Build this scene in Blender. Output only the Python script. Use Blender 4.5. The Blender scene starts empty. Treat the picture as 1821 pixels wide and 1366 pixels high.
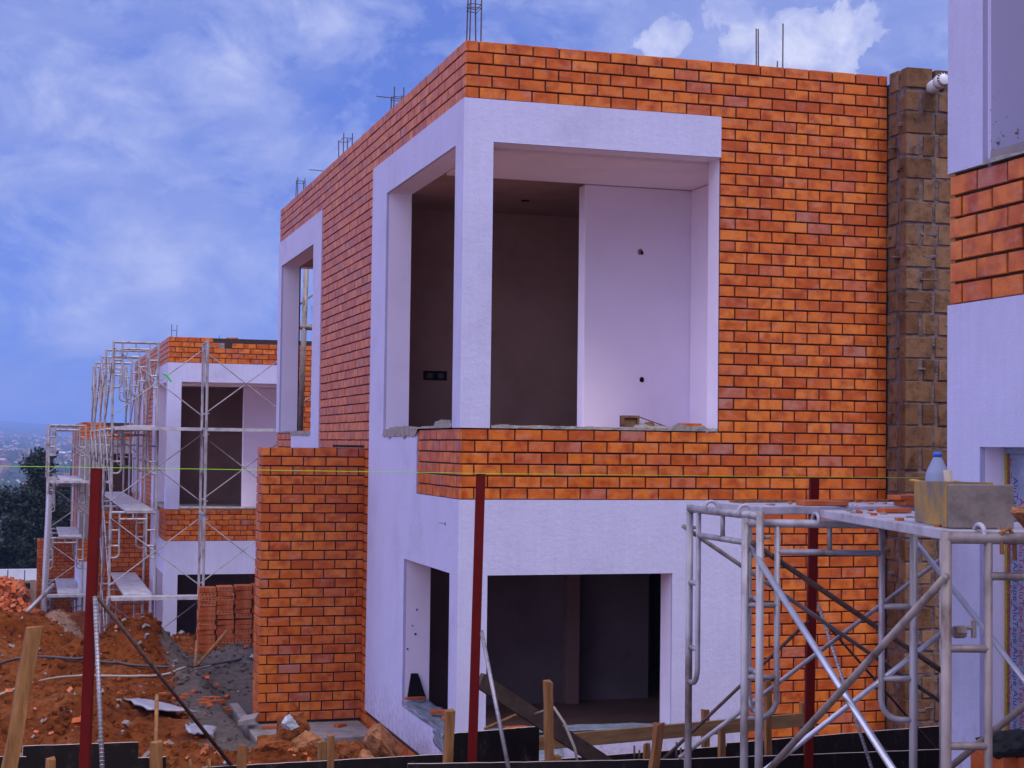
import bpy, math, random
import numpy as np
from mathutils import Vector, noise, Matrix
random.seed(7)
S = bpy.context.scene
COL = S.collection
R = math.radians
# ---------------------------------------------------------------- camera model (world metres, +Y along the row of houses)
F = 2855.0; CX, CY = 910.5, 683.0
PITCH, ROLL, YAW = R(2.2), R(.70), R(16.65)
CAM = Vector((-3.435, -12.957, 3.10))
_f0 = Vector((math.sin(YAW), math.cos(YAW), 0)); _r0 = Vector((math.cos(YAW), -math.sin(YAW), 0)); _u0 = Vector((0, 0, 1))
FW = _f0*math.cos(PITCH)+_u0*math.sin(PITCH); _u1 = _u0*math.cos(PITCH)-_f0*math.sin(PITCH)
RT = _r0*math.cos(ROLL)+_u1*math.sin(ROLL); UP = _u1*math.cos(ROLL)-_r0*math.sin(ROLL)
def at(px, py, d):
    """world point d metres deep that the survey photograph shows at (px, py)"""
    return CAM + (FW + RT*((px-CX)/F) - UP*((py-CY)/F))*d
cam = bpy.data.cameras.new('camera'); cam.sensor_width = 36; cam.lens = 36*F/1821
cam.clip_start = .1; cam.clip_end = 30000
co = bpy.data.objects.new('camera', cam); COL.objects.link(co)
co.matrix_world = Matrix(((RT.x, UP.x, -FW.x, CAM.x), (RT.y, UP.y, -FW.y, CAM.y), (RT.z, UP.z, -FW.z, CAM.z), (0, 0, 0, 1)))
S.camera = co

# ---------------------------------------------------------------- mesh builder
class MB:
    def __init__(s): s.v = []; s.f = []; s.m = []
    def face(s, pts, mi=0):
        n = len(s.v); s.v += [tuple(p) for p in pts]; s.f.append(tuple(range(n, n+len(pts)))); s.m.append(mi)
    def poly(s, verts, faces, mi=0):
        n = len(s.v); s.v += [tuple(p) for p in verts]
        for f in faces: s.f.append(tuple(n+i for i in f)); s.m.append(mi)
    def box(s, x0, x1, y0, y1, z0, z1, mi=0):
        s.poly([(x0,y0,z0),(x1,y0,z0),(x1,y1,z0),(x0,y1,z0),(x0,y0,z1),(x1,y0,z1),(x1,y1,z1),(x0,y1,z1)],
               [(0,3,2,1),(4,5,6,7),(0,1,5,4),(1,2,6,5),(2,3,7,6),(3,0,4,7)], mi)
    def obox(s, c, ax, ay, az, mi=0):
        c, ax, ay, az = Vector(c), Vector(ax), Vector(ay), Vector(az)
        P = [c+ax*i+ay*j+az*k for k in (-1,1) for (i,j) in ((-1,-1),(1,-1),(1,1),(-1,1))]
        s.poly(P, [(0,3,2,1),(4,5,6,7),(0,1,5,4),(1,2,6,5),(2,3,7,6),(3,0,4,7)], mi)
    def bar(s, p, q, w, h, up=(0,0,1), mi=0):
        p, q = Vector(p), Vector(q); d = q-p; L = d.length; d.normalize()
        sd = d.cross(Vector(up))
        if sd.length < 1e-4: sd = d.cross(Vector((1,0,0)))
        sd.normalize(); u = sd.cross(d)
        s.obox((p+q)/2, sd*w/2, d*L/2, u*h/2, mi)
    def tube(s, pts, r, n=8, mi=0, caps=True):
        pts = [Vector(p) for p in pts]; N = len(pts); rr = r if isinstance(r, (list, tuple)) else [r]*N
        t0 = (pts[1]-pts[0]).normalized(); a = t0.orthogonal().normalized(); base = len(s.v)
        for i in range(N):
            if i == 0: t = t0
            elif i == N-1: t = (pts[-1]-pts[-2]).normalized()
            else: t = ((pts[i]-pts[i-1]).normalized()+(pts[i+1]-pts[i]).normalized()).normalized()
            a = (a-t*a.dot(t)).normalized(); b = t.cross(a)
            for k in range(n):
                w = 2*math.pi*k/n; s.v.append(tuple(pts[i]+(a*math.cos(w)+b*math.sin(w))*rr[i]))
        for i in range(N-1):
            for k in range(n):
                k2 = (k+1) % n
                s.f.append((base+i*n+k, base+i*n+k2, base+(i+1)*n+k2, base+(i+1)*n+k)); s.m.append(mi)
        if caps:
            s.f.append(tuple(base+k for k in reversed(range(n)))); s.m.append(mi)
            s.f.append(tuple(base+(N-1)*n+k for k in range(n))); s.m.append(mi)
    def build(s, name, mats, parent=None, smooth=False, bevel=0):
        me = bpy.data.meshes.new(name); me.from_pydata(s.v, [], s.f)
        mats = mats if isinstance(mats, (list, tuple)) else [mats]
        for m in mats: me.materials.append(m)
        if len(mats) > 1: me.polygons.foreach_set('material_index', s.m)
        if smooth: me.polygons.foreach_set('use_smooth', [True]*len(me.polygons))
        me.update()
        o = bpy.data.objects.new(name, me); COL.objects.link(o)
        if parent: o.parent = parent
        if bevel:
            b = o.modifiers.new('bevel', 'BEVEL'); b.width = bevel; b.segments = 2; b.limit_method = 'ANGLE'; b.angle_limit = R(40)
        return o
def tag(o, label=None, cat=None, group=None, kind=None):
    for k, v in (('label', label), ('category', cat), ('group', group), ('kind', kind)):
        if v: o[k] = v
    return o
def thing(name, loc, label, cat, group=None):
    o = bpy.data.objects.new(name, None); o.empty_display_size = .2; COL.objects.link(o); o.location = loc
    return tag(o, label, cat, group)
def copy_part(o, parent, loc=None):
    c = o.copy(); COL.objects.link(c); c.parent = parent
    if loc is not None: c.location = loc
    return c
def center(mb, o):
    """ground-point origin for a thing that is one mesh"""
    me = o.data; n = len(me.vertices); a = np.empty(n*3); me.vertices.foreach_get('co', a); a = a.reshape(-1, 3)
    c = np.array([(a[:,0].min()+a[:,0].max())/2, (a[:,1].min()+a[:,1].max())/2, a[:,2].min()])
    me.vertices.foreach_set('co', (a-c).ravel()); me.update(); o.location = Vector(c); return o
def single(mb, name, mats, label, cat, group=None, smooth=False, bevel=0):
    o = mb.build(name, mats, None, smooth, bevel); center(mb, o); return tag(o, label, cat, group)
def fbm(x, y, z=0, o=4): return noise.fractal(Vector((x, y, z)), 1.0, 2.0, o)

# ---------------------------------------------------------------- materials
def mat(name):
    m = bpy.data.materials.new(name); m.use_nodes = True; nt = m.node_tree
    return m, nt, nt.nodes['Principled BSDF']
def N(nt, t, **kw):
    n = nt.nodes.new(t)
    for k, v in kw.items():
        if k in n.inputs: n.inputs[k].default_value = v
        else: setattr(n, k, v)
    return n
def ramp(nt, src, stops, interp='LINEAR'):
    r = nt.nodes.new('ShaderNodeValToRGB'); r.color_ramp.interpolation = interp; e = r.color_ramp.elements
    while len(e) < len(stops): e.new(.5)
    for i, (p, c) in enumerate(stops):
        e[i].position = p; e[i].color = (*c, 1) if len(c) == 3 else c
    nt.links.new(src, r.inputs[0]); return r
def mixc(nt, fac, a, b, mode='MIX'):
    m = nt.nodes.new('ShaderNodeMix'); m.data_type = 'RGBA'; m.blend_type = mode
    for s, v in ((0, fac), (6, a), (7, b)):
        if hasattr(v, 'links'): nt.links.new(v, m.inputs[s])
        else: m.inputs[s].default_value = (*v, 1) if isinstance(v, tuple) and len(v) == 3 else v
    return m.outputs[2]
def coords(nt, scale=(1,1,1), kind='Object'):
    tc = nt.nodes.new('ShaderNodeTexCoord'); mp = nt.nodes.new('ShaderNodeMapping'); mp.inputs['Scale'].default_value = scale
    nt.links.new(tc.outputs[kind], mp.inputs[0]); return mp.outputs[0]
def noisetex(nt, co_, scale, detail=5, rough=.55):
    n = N(nt, 'ShaderNodeTexNoise', Scale=scale, Detail=detail, Roughness=rough); nt.links.new(co_, n.inputs['Vector']); return n.outputs['Fac']
def bump(nt, bs, h, strength=.3, dist=.01):
    b = N(nt, 'ShaderNodeBump', Strength=strength, Distance=dist); nt.links.new(h, b.inputs['Height']); nt.links.new(b.outputs[0], bs.inputs['Normal'])
def simple(name, col, rough=.6, metal=0, var=.25, scale=8, dark=None, bmp=.15, bdist=.005, spec=.4, stretch=(1,1,1)):
    """colour with a soft procedural mottling of its own"""
    m, nt, b = mat(name); c = coords(nt, stretch)
    f = noisetex(nt, c, scale, 6, .6)
    lo = tuple(x*(1-var) for x in col) if dark is None else dark
    hi = tuple(min(1, x*(1+var*.6)) for x in col)
    r = ramp(nt, f, [(.3, lo), (.5, col), (.72, hi)])
    nt.links.new(r.outputs[0], b.inputs['Base Color'])
    b.inputs['Roughness'].default_value = rough; b.inputs['Metallic'].default_value = metal; b.inputs['Specular IOR Level'].default_value = spec
    if bmp: bump(nt, b, noisetex(nt, c, scale*5, 4), bmp, bdist)
    return m
def brick_mat(name, stops, rough=.38, spec=.5):
    m, nt, b = mat(name); g = nt.nodes.new('ShaderNodeNewGeometry'); c = coords(nt)
    base = ramp(nt, g.outputs['Random Per Island'], stops)
    # kiln flashing: smears inside each brick, shifted by the brick's own random value
    w = N(nt, 'ShaderNodeTexNoise', noise_dimensions='4D', Scale=9., Detail=4.)
    mul = N(nt, 'ShaderNodeMath', operation='MULTIPLY'); mul.inputs[1].default_value = 37.
    nt.links.new(g.outputs['Random Per Island'], mul.inputs[0]); nt.links.new(mul.outputs[0], w.inputs['W']); nt.links.new(c, w.inputs['Vector'])
    fl = ramp(nt, w.outputs['Fac'], [(.42, (0,0,0)), (.68, (1,1,1))])
    c1 = mixc(nt, fl.outputs[0], base.outputs[0], (.36, .058, .012))
    pale = ramp(nt, noisetex(nt, coords(nt, (1,1,2.5)), 6, 6, .7), [(.52, (0,0,0)), (.78, (.6,.6,.6))])
    c2 = mixc(nt, pale.outputs[0], c1, (.50, .27, .24))
    spk = ramp(nt, noisetex(nt, c, 160, 2), [(.3, (.8,.8,.8)), (.55, (1,1,1))])
    c3 = mixc(nt, 1., c2, spk.outputs[0], 'MULTIPLY')
    nt.links.new(c3, b.inputs['Base Color']); b.inputs['Roughness'].default_value = rough; b.inputs['Specular IOR Level'].default_value = spec; b.inputs['IOR'].default_value = 1.33
    bump(nt, b, noisetex(nt, c, 60, 5, .65), .12, .004)
    return m
BR = brick_mat('orange facing brick', [(0, (.43,.080,.012)), (.16, (.54,.112,.014)), (.38, (.62,.150,.020)), (.62, (.68,.19,.030)), (.88, (.60,.135,.018)), (.96, (.50,.14,.07)), (1, (.42,.16,.12))])
LOOSE = brick_mat('loose clay brick', [(0, (.42,.085,.025)), (.5, (.55,.15,.05)), (1, (.52,.22,.13))], .8, .2)
MORTAR = simple('grey brown mortar', (.046,.026,.023), .95, var=.4, scale=20)
def plaster_mat():
    m, nt, b = mat('lavender white primed plaster'); c = coords(nt)
    f = noisetex(nt, c, 1.6, 7, .62)
    r = ramp(nt, f, [(.28, (.455,.44,.63)), (.44, (.51,.495,.705)), (.6, (.535,.52,.74)), (.74, (.50,.485,.715))])
    brush = noisetex(nt, coords(nt, (26,26,2.2)), 1.0, 5, .6)
    rb = ramp(nt, brush, [(.35, (.955,.955,.965)), (.6, (1,1,1))])
    c1 = mixc(nt, 1., r.outputs[0], rb.outputs[0], 'MULTIPLY')
    spots = ramp(nt, noisetex(nt, c, 5.5, 8, .75), [(.63, (0,0,0)), (.78, (.45,.45,.45))])
    c2 = mixc(nt, spots.outputs[0], c1, (.36,.32,.42))
    tcz = nt.nodes.new('ShaderNodeTexCoord'); sz_ = nt.nodes.new('ShaderNodeSeparateXYZ'); nt.links.new(tcz.outputs['Object'], sz_.inputs[0])
    mz = N(nt, 'ShaderNodeMapRange'); mz.inputs['From Min'].default_value = 1.0; mz.inputs['From Max'].default_value = .3; mz.inputs['To Min'].default_value = 0; mz.inputs['To Max'].default_value = .26; nt.links.new(sz_.outputs['Z'], mz.inputs['Value'])
    az = N(nt, 'ShaderNodeMath', operation='ADD'); nt.links.new(mz.outputs[0], az.inputs[0]); nt.links.new(noisetex(nt, c, 13, 7, .72), az.inputs[1])
    mud = ramp(nt, az.outputs[0], [(.64, (0,0,0)), (.86, (.55,.55,.55))]); c2 = mixc(nt, mud.outputs[0], c2, (.34,.20,.17))
    nt.links.new(c2, b.inputs['Base Color']); b.inputs['Roughness'].default_value = .85; b.inputs['Specular IOR Level'].default_value = .2
    h = noisetex(nt, c, 22, 9, .78); bump(nt, b, h, .6, .013)
    return m
PL = plaster_mat()
def splat_mat():
    m, nt, b = mat('splattered plaster'); c = coords(nt)
    f = noisetex(nt, c, 42, 4, .6); g = nt.nodes.new('ShaderNodeTexCoord'); sp = nt.nodes.new('ShaderNodeSeparateXYZ')
    nt.links.new(g.outputs['Object'], sp.inputs[0])
    mr = N(nt, 'ShaderNodeMapRange'); mr.inputs['From Min'].default_value = 3.75; mr.inputs['From Max'].default_value = 3.25
    mr.inputs['To Min'].default_value = 0; mr.inputs['To Max'].default_value = .2; nt.links.new(sp.outputs['Z'], mr.inputs['Value'])
    ad = N(nt, 'ShaderNodeMath', operation='ADD'); nt.links.new(f, ad.inputs[0]); nt.links.new(mr.outputs[0], ad.inputs[1])
    r = ramp(nt, ad.outputs[0], [(.745, (.56,.53,.74)), (.80, (.16,.13,.14))]); nt.links.new(r.outputs[0], b.inputs['Base Color'])
    b.inputs['Roughness'].default_value = .9; return m
SPLAT = splat_mat()
CEILW = simple('primed ceiling with bounce tint', (.86,.73,.77), .9, var=.06, scale=2, spec=.1)  # bounced pink light worked into the ceiling's primer colour
INNER = simple('pinkish white first coat', (.87,.785,.93), .9, var=.05, scale=2, spec=.1, bmp=.2)
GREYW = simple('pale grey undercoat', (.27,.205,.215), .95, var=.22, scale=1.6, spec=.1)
FLOOR_BOUNCE = simple('pale floor bounce sheet', (.60,.46,.40), .95, var=.2, scale=5)  # pale reflector colour for the unseen balcony floor
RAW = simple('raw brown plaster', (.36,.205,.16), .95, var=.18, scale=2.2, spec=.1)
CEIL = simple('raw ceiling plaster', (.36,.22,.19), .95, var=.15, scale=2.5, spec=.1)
CEM = simple('grey cement render', (.24,.20,.22), .95, var=.25, scale=3)
CONC = simple('site concrete', (.24,.205,.195), .95, var=.35, scale=6, bmp=.4)
SPILL = simple('dried mortar', (.27,.235,.225), .98, var=.45, scale=18, bmp=.6, bdist=.02)
def block_mat():
    m, nt, b = mat('earth concrete block'); c = coords(nt); g = nt.nodes.new('ShaderNodeNewGeometry')
    r = ramp(nt, g.outputs['Random Per Island'], [(0, (.135,.064,.032)), (.5, (.20,.104,.055)), (1, (.245,.138,.08))])
    f = ramp(nt, noisetex(nt, c, 9, 8, .72), [(.34, (.42,.40,.40)), (.52, (1,1,1)), (.74, (1.2,1.2,1.25))])
    st = ramp(nt, noisetex(nt, c, 4, 6, .7), [(.56, (0,0,0)), (.74, (.7,.7,.7))])
    c1 = mixc(nt, st.outputs[0], mixc(nt, 1., r.outputs[0], f.outputs[0], 'MULTIPLY'), (.17,.125,.135))
    nt.links.new(c1, b.inputs['Base Color']); b.inputs['Roughness'].default_value = .95; b.inputs['Specular IOR Level'].default_value = .15
    bump(nt, b, noisetex(nt, c, 34, 8, .75), .8, .014); return m
BLOCK = block_mat()
BLKMORT = simple('rough block mortar', (.17,.125,.125), .98, var=.6, scale=16, bmp=.8, bdist=.03, spec=.1)
STEEL = simple('galvanised steel tube', (.37,.34,.365), .52, .35, var=.4, scale=9, dark=(.17,.115,.10), stretch=(1,1,.5))
STEELD = simple('dusty steel tube', (.27,.22,.21), .6, .3, var=.45, scale=11, dark=(.12,.075,.06), stretch=(1,1,.5))
STEELB = simple('bright steel brace', (.62,.62,.68), .36, .75, var=.15, scale=14)
RUST = simple('rusty rod', (.12,.07,.055), .7, .4, var=.5, scale=30)
REBAR = simple('grey rebar', (.34,.31,.34), .5, .6, var=.35, scale=40)
REBARD = simple('dark roof rebar', (.10,.07,.07), .7, .4, var=.4, scale=40)
PLANK = simple('cement smeared platform', (.46,.43,.48), .6, .3, var=.4, scale=7)
REDP = simple('red oxide painted steel', (.115,.007,.006), .6, 0, var=.25, scale=5, spec=.08)
FILM = simple('black film plywood face', (.012,.010,.010), .38, 0, var=.5, scale=3, spec=.5)
def film_mat():
    m, nt, b = mat('scuffed black film ply'); c = coords(nt)
    f = noisetex(nt, coords(nt, (1,1,.6)), 11, 8, .78); r = ramp(nt, f, [(.53, (.010,.008,.008)), (.60, (.022,.018,.018)), (.70, (.13,.11,.11))])
    nt.links.new(r.outputs[0], b.inputs['Base Color']); b.inputs['Roughness'].default_value = .5; b.inputs['Specular IOR Level'].default_value = .25
    return m
FILM = film_mat()
PLYEDGE = simple('pale plywood edge', (.50,.38,.32), .85, 0, var=.3, scale=20)
def wood_mat(name, a, b_, sc=(30,30,2.5)):
    m, nt, b = mat(name); c = coords(nt, sc)
    f = noisetex(nt, c, 1.4, 6, .6); r = ramp(nt, f, [(.3, a), (.7, b_)]); nt.links.new(r.outputs[0], b.inputs['Base Color'])
    b.inputs['Roughness'].default_value = .85; b.inputs['Specular IOR Level'].default_value = .2; bump(nt, b, f, .4, .006); return m
WOOD = wood_mat('weathered stake wood', (.15,.062,.020), (.36,.175,.070))
WOODD = wood_mat('old grey brown plank', (.05,.032,.026), (.11,.075,.062), (8,8,8))
WOODR = wood_mat('reddish stake wood', (.16,.06,.025), (.33,.15,.06))
PLASTIC = simple('white pvc', (.62,.62,.68), .4, var=.08)
GRILL = simple('dark slots', (.03,.03,.035), .6)
BLACK = simple('black void', (.010,.008,.009), .8, spec=.1)
SHEET = simple('bluish plastic sheet', (.17,.20,.26), .32, 0, var=.35, scale=9, bmp=.8, bdist=.02, spec=.5)
STEELSH = simple('grey steel sheet', (.36,.35,.42), .45, .3, var=.2, scale=6)
SANDG = simple('grey sand', (.23,.19,.185), .97, var=.25, scale=12, bmp=.5)
ROCKM = simple('red laterite rock', (.29,.085,.024), .95, var=.75, scale=11, bmp=1., bdist=.05, spec=.15)
ROCKP = simple('pale orange rock', (.44,.185,.085), .95, var=.6, scale=13, bmp=1., bdist=.04, spec=.15)
STRING = simple('yellow green line', (.30,.62,.03), .6, var=.05)
HOSEB = simple('black hose', (.05,.05,.065), .4, spec=.5)
HOSEW = simple('pale dusty hose', (.36,.30,.26), .6)
YELLOW = simple('yellow foam strip', (.36,.26,.02), .8)
def trans_mat(name, col, rough, tr):
    m, nt, b = mat(name); b.inputs['Base Color'].default_value = (*col, 1); b.inputs['Roughness'].default_value = rough
    b.inputs['Transmission Weight'].default_value = tr; b.inputs['IOR'].default_value = 1.2; return m
BOTTLE = trans_mat('cloudy bottle plastic', (.40,.47,.66), .35, .5)
BAG = trans_mat('crumpled clear plastic', (.50,.54,.66), .28, .35)
BLUECAP = simple('blue cap', (.05,.12,.50), .4)
FILMW = simple('silvery protective film', (.26,.30,.45), .3, 0, var=.25, scale=9, bmp=.5, bdist=.01)
INKR = simple('dark red ink', (.30,.015,.05), .6, var=.1)
INKB = simple('navy ink', (.03,.03,.16), .6, var=.1)
def tub_mat():
    m, nt, b = mat('yellowed plastic with cement'); c = coords(nt)
    f = noisetex(nt, c, 9, 6, .65)
    r = ramp(nt, f, [(.34, (.17,.13,.11)), (.48, (.26,.17,.07)), (.62, (.40,.22,.035))]); nt.links.new(r.outputs[0], b.inputs['Base Color'])
    b.inputs['Roughness'].default_value = .75; bump(nt, b, noisetex(nt, c, 40, 5, .7), .4, .006); return m
TUB = tub_mat()
TUBG = simple('cement crusted plastic', (.20,.165,.145), .9, 0, var=.4, scale=14, bmp=.5)
LEAF = None
def leaf_mat(name, a, b_):
    m, nt, b = mat(name); g = nt.nodes.new('ShaderNodeNewGeometry')
    r = ramp(nt, g.outputs['Random Per Island'], [(0, a), (1, b_)]); nt.links.new(r.outputs[0], b.inputs['Base Color'])
    b.inputs['Roughness'].default_value = .6; b.inputs['Specular IOR Level'].default_value = .25; return m
LEAF = leaf_mat('dark cypress leaves', (.004,.009,.007), (.028,.042,.024))
BARK = simple('bark', (.05,.035,.028), .95)
def soil_mat():
    m, nt, b = mat('red laterite soil'); g = nt.nodes.new('ShaderNodeNewGeometry'); P = g.outputs['Position']
    f = noisetex(nt, P, 1.7, 9, .68); f2 = noisetex(nt, P, 14, 8, .7)
    r = ramp(nt, f, [(.34, (.11,.026,.006)), (.5, (.225,.056,.011)), (.66, (.30,.095,.03))])
    r2 = ramp(nt, f2, [(.36, (.55,.5,.48)), (.52, (1,1,1)), (.74, (1.35,1.4,1.45))])
    c1 = mixc(nt, 1., r.outputs[0], r2.outputs[0], 'MULTIPLY')
    sp = nt.nodes.new('ShaderNodeSeparateXYZ'); nt.links.new(P, sp.inputs[0])
    def box_mask(sock, lo, hi, soft):
        a = N(nt, 'ShaderNodeMapRange', interpolation_type='SMOOTHSTEP'); a.inputs['From Min'].default_value = lo-soft; a.inputs['From Max'].default_value = lo+soft; nt.links.new(sock, a.inputs['Value'])
        c = N(nt, 'ShaderNodeMapRange', interpolation_type='SMOOTHSTEP'); c.inputs['From Min'].default_value = hi+soft; c.inputs['From Max'].default_value = hi-soft; nt.links.new(sock, c.inputs['Value'])
        q = N(nt, 'ShaderNodeMath', operation='MULTIPLY'); nt.links.new(a.outputs[0], q.inputs[0]); nt.links.new(c.outputs[0], q.inputs[1]); return q.outputs[0]
    def mul(a, c):
        q = N(nt, 'ShaderNodeMath', operation='MULTIPLY'); nt.links.new(a, q.inputs[0]); nt.links.new(c, q.inputs[1]); return q.outputs[0]
    def stain(col_in, x, y, soft, colr, t0=.42, t1=.56, sc=2.3):
        mk = mul(box_mask(sp.outputs['X'], x[0], x[1], soft), box_mask(sp.outputs['Y'], y[0], y[1], soft))
        n_ = N(nt, 'ShaderNodeMath', operation='ADD'); nt.links.new(noisetex(nt, P, sc, 6, .65), n_.inputs[0]); n_.inputs[1].default_value = -.5
        m2 = N(nt, 'ShaderNodeMath', operation='ADD'); nt.links.new(mk, m2.inputs[0]); nt.links.new(n_.outputs[0], m2.inputs[1])
        k = ramp(nt, m2.outputs[0], [(t0, (0,0,0)), (t1, (1,1,1))])
        v = ramp(nt, f2, [(.35, tuple(q*.6 for q in colr)), (.6, colr)])
        return mixc(nt, k.outputs[0], col_in, v.outputs[0])
    c2 = stain(c1, (-1.75, 1.5), (2.2, 9.4), .5, (.185,.15,.135))
    c2 = stain(c2, (-4.6, -2.3), (11.5, 16.5), .8, (.36,.20,.145))
    c2 = stain(c2, (-9, 3), (36, 90), 3., (.20,.12,.085))
    c2 = stain(c2, (-60, 60), (-70, -5.6), .6, (.46,.36,.29))  # unseen foreground made pale to bounce light up at the soffits
    nt.links.new(c2, b.inputs['Base Color']); b.inputs['Roughness'].default_value = .97; b.inputs['Specular IOR Level'].default_value = .1
    h1 = noisetex(nt, P, 16, 9, .8); bump(nt, b, h1, 1., .06)
    return m
SOIL = soil_mat()

# ---------------------------------------------------------------- ground
def sm(a, b, x):
    t = min(1, max(0, (x-a)/(b-a))); return t*t*(3-2*t)
PROF = [(-60,1.6),(-5.2,1.15),(-3.2,1.0),(-1.2,.40),(.8,.2),(3,.16),(9,.12),(12.5,-.12),(15,-.75),(18,-1.25),(24,-1.3),(36,-1.42),(55,-2.8),(62,-3.22),(75,-4.8),(120,-13),(200,-26),(330,-34),(600,-26),(1200,-15),(2400,-2),(3600,14),(5200,48),(6200,66),(7000,60),(9500,20)]
def prof(y):
    for (a, za), (b, zb) in zip(PROF, PROF[1:]):
        if y <= b: return za+(zb-za)*sm(a, b, y) if b < 20 else za+(zb-za)*max(0, (y-a)/(b-a))
    return PROF[-1][1]
MOUNDS = [(-1.93,8.2,.56,.42,.55),(-2.55,7.9,.40,.6,.6),(-3.4,9.2,.56,.8,.7),(-4.4,8.6,.48,.8,.8),(-2.98,14.2,.85,.52,.9),(-4.6,13.2,.55,.9,.9),
          (-2.8,4.9,.26,.55,.6),(-3.6,5.6,.22,.6,.5),(-2.95,3.0,.24,.5,.5),(-3.9,3.2,.2,.5,.6),(-2.1,1.2,.22,.55,.4),(-.75,8.75,.26,.5,.45),(-1.3,10.6,.30,.5,.5),
          (-1.05,1.5,.2,.5,.45),(-2.3,2.2,-.12,.5,.35),(-1.55,7.1,.16,.35,.35)]
def H(x, y):
    z = prof(y)
    for cx, cy, h, sx, sy in MOUNDS:
        e = ((x-cx)/sx)**2+((y-cy)/sy)**2
        if e < 9: z += h*math.exp(-e*.9)
    if y > 29: z -= 1.25*sm(30.3, 31.2, y)*sm(-3.6, -3.1, x)*(1-sm(47, 60, y))
    if y < 70:
        w = sm(-4, -2, y)*(.35+.65*sm(-1.5, -2.4, x))
        r = fbm(x*1.4+3, y*1.4, 0, 5)*.085 + (1-abs(noise.noise(Vector((x*2.6, y*2.6, 4)))))**3*.06 + fbm(x*5, y*5, 9, 4)*.05 + abs(noise.noise(Vector((x*4.1, y*4.1, 7))))*.05
        pit = sm(-.95, -.7, x)*(1-sm(.5, 1.5, x))*sm(-.2, .6, y)*(1-sm(3., 3.3, y)) if y < 3.3 else 0
        pad = sm(-1.35, -1.2, x)*(1-sm(.5, 1.5, x))*sm(2.9, 3.1, y)*(1-sm(7.2, 8.0, y)) if 2.9 < y < 8 else 0
        z += r*w*(1-.8*max(pit, pad)) - .24*pit - .16*pad
        # level earth under the houses
    return z
def axis(parts):
    out = []
    for a, b, n in parts: out += [a+(b-a)*i/n for i in range(n)]
    out.append(parts[-1][1]); return out
gx = axis([(-260,-40,12),(-40,-9,14),(-9,-5.2,16),(-5.2,.2,92),(.2,4,14),(4,30,14),(30,420,16)])
gy = axis([(-60,-8,14),(-8,-3.4,14),(-3.4,10.5,200),(10.5,18,56),(18,40,50),(40,75,40),(75,110,8)])
mb = MB()
for y in gy:
    for x in gx: mb.v.append((x, y, H(x, y)))
nx = len(gx)
for j in range(len(gy)-1):
    for i in range(nx-1):
        mb.f.append((j*nx+i, j*nx+i+1, (j+1)*nx+i+1, (j+1)*nx+i)); mb.m.append(0)
tag(mb.build('ground', SOIL, None, True), kind='structure')
# far valley and hills
def hills_mat():
    m, nt, b = mat('valley vegetation'); g = nt.nodes.new('ShaderNodeNewGeometry'); P = g.outputs['Position']
    r = ramp(nt, noisetex(nt, P, .012, 8, .7), [(.35, (.018,.032,.02)), (.5, (.04,.052,.03)), (.62, (.09,.055,.04))])
    r2 = ramp(nt, noisetex(nt, P, .11, 6, .7), [(.38, (.5,.55,.5)), (.62, (1.3,1.2,1.2))])
    nt.links.new(mixc(nt, 1., r.outputs[0], r2.outputs[0], 'MULTIPLY'), b.inputs['Base Color']); b.inputs['Roughness'].default_value = 1; return m
mb = MB()
def HH(x, y):
    z = prof(y)-(.6 if y < 130 else 0)
    if y > 300: z += fbm(x/420, y/420, 2, 5)*9*sm(300, 1500, y)
    if y > 3000: z += sm(3000, 6000, y)*(fbm(x/900+1.3, y/2500, 5, 4)*24)
    return z
hx = axis([(-5200,-900,18),(-900,900,90),(900,7500,26)]); hy = axis([(100,400,14),(400,2600,90),(2600,6400,60),(6400,9400,14)])
for y in hy:
    for x in hx: mb.v.append((x, y, HH(x, y)))
nx = len(hx)
for j in range(len(hy)-1):
    for i in range(nx-1): mb.f.append((j*nx+i, j*nx+i+1, (j+1)*nx+i+1, (j+1)*nx+i)); mb.m.append(0)
tag(mb.build('hills', hills_mat(), None, True), kind='structure')
# hillside town: far past counting
rnd = random.Random(3)
tm, tnt, tb = mat('town roofs and walls'); tg = tnt.nodes.new('ShaderNodeNewGeometry')
tr = ramp(tnt, tg.outputs['Random Per Island'], [(0, (.17,.06,.04)), (.3, (.26,.10,.07)), (.5, (.36,.26,.24)), (.72, (.34,.33,.34)), (.8, (.22,.10,.07)), (.94, (.55,.55,.57))], 'CONSTANT')
tnt.links.new(tr.outputs[0], tb.inputs['Base Color']); tb.inputs['Roughness'].default_value = .8
mb = MB()
for i in range(4200):
    y = 800+2700*rnd.random()**1.15; x = (y/1000)*rnd.uniform(-170, 330)-10
    if fbm(x/130, y/130, 7, 3) < -.12+.0*y: continue
    z = HH(x, y)-.3; w, d, h = rnd.uniform(3.5, 7), rnd.uniform(3.5, 7), rnd.uniform(2.2, 3.4)
    a = rnd.uniform(0, 3.1); c_, s_ = math.cos(a), math.sin(a)
    q = [(x+(i_*w*c_-j_*d*s_)/2, y+(i_*w*s_+j_*d*c_)/2) for i_, j_ in ((-1,-1),(1,-1),(1,1),(-1,1))]
    mb.poly([(*p, z) for p in q]+[(*p, z+h) for p in q], [(0,1,5,4),(1,2,6,5),(2,3,7,6),(3,0,4,7)])
    ra, rb_ = ((q[0][0]+q[3][0])/2, (q[0][1]+q[3][1])/2, z+h+1.6), ((q[1][0]+q[2][0])/2, (q[1][1]+q[2][1])/2, z+h+1.6)
    mb.poly([(*p, z+h+.02) for p in q]+[ra, rb_], [(0,1,5,4),(2,3,4,5),(0,4,3),(1,2,5)])
tag(mb.build('distant_town', tm), kind='stuff', label='red roofed houses scattered across the hazy far hillside', cat='town')
mb = MB()
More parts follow.
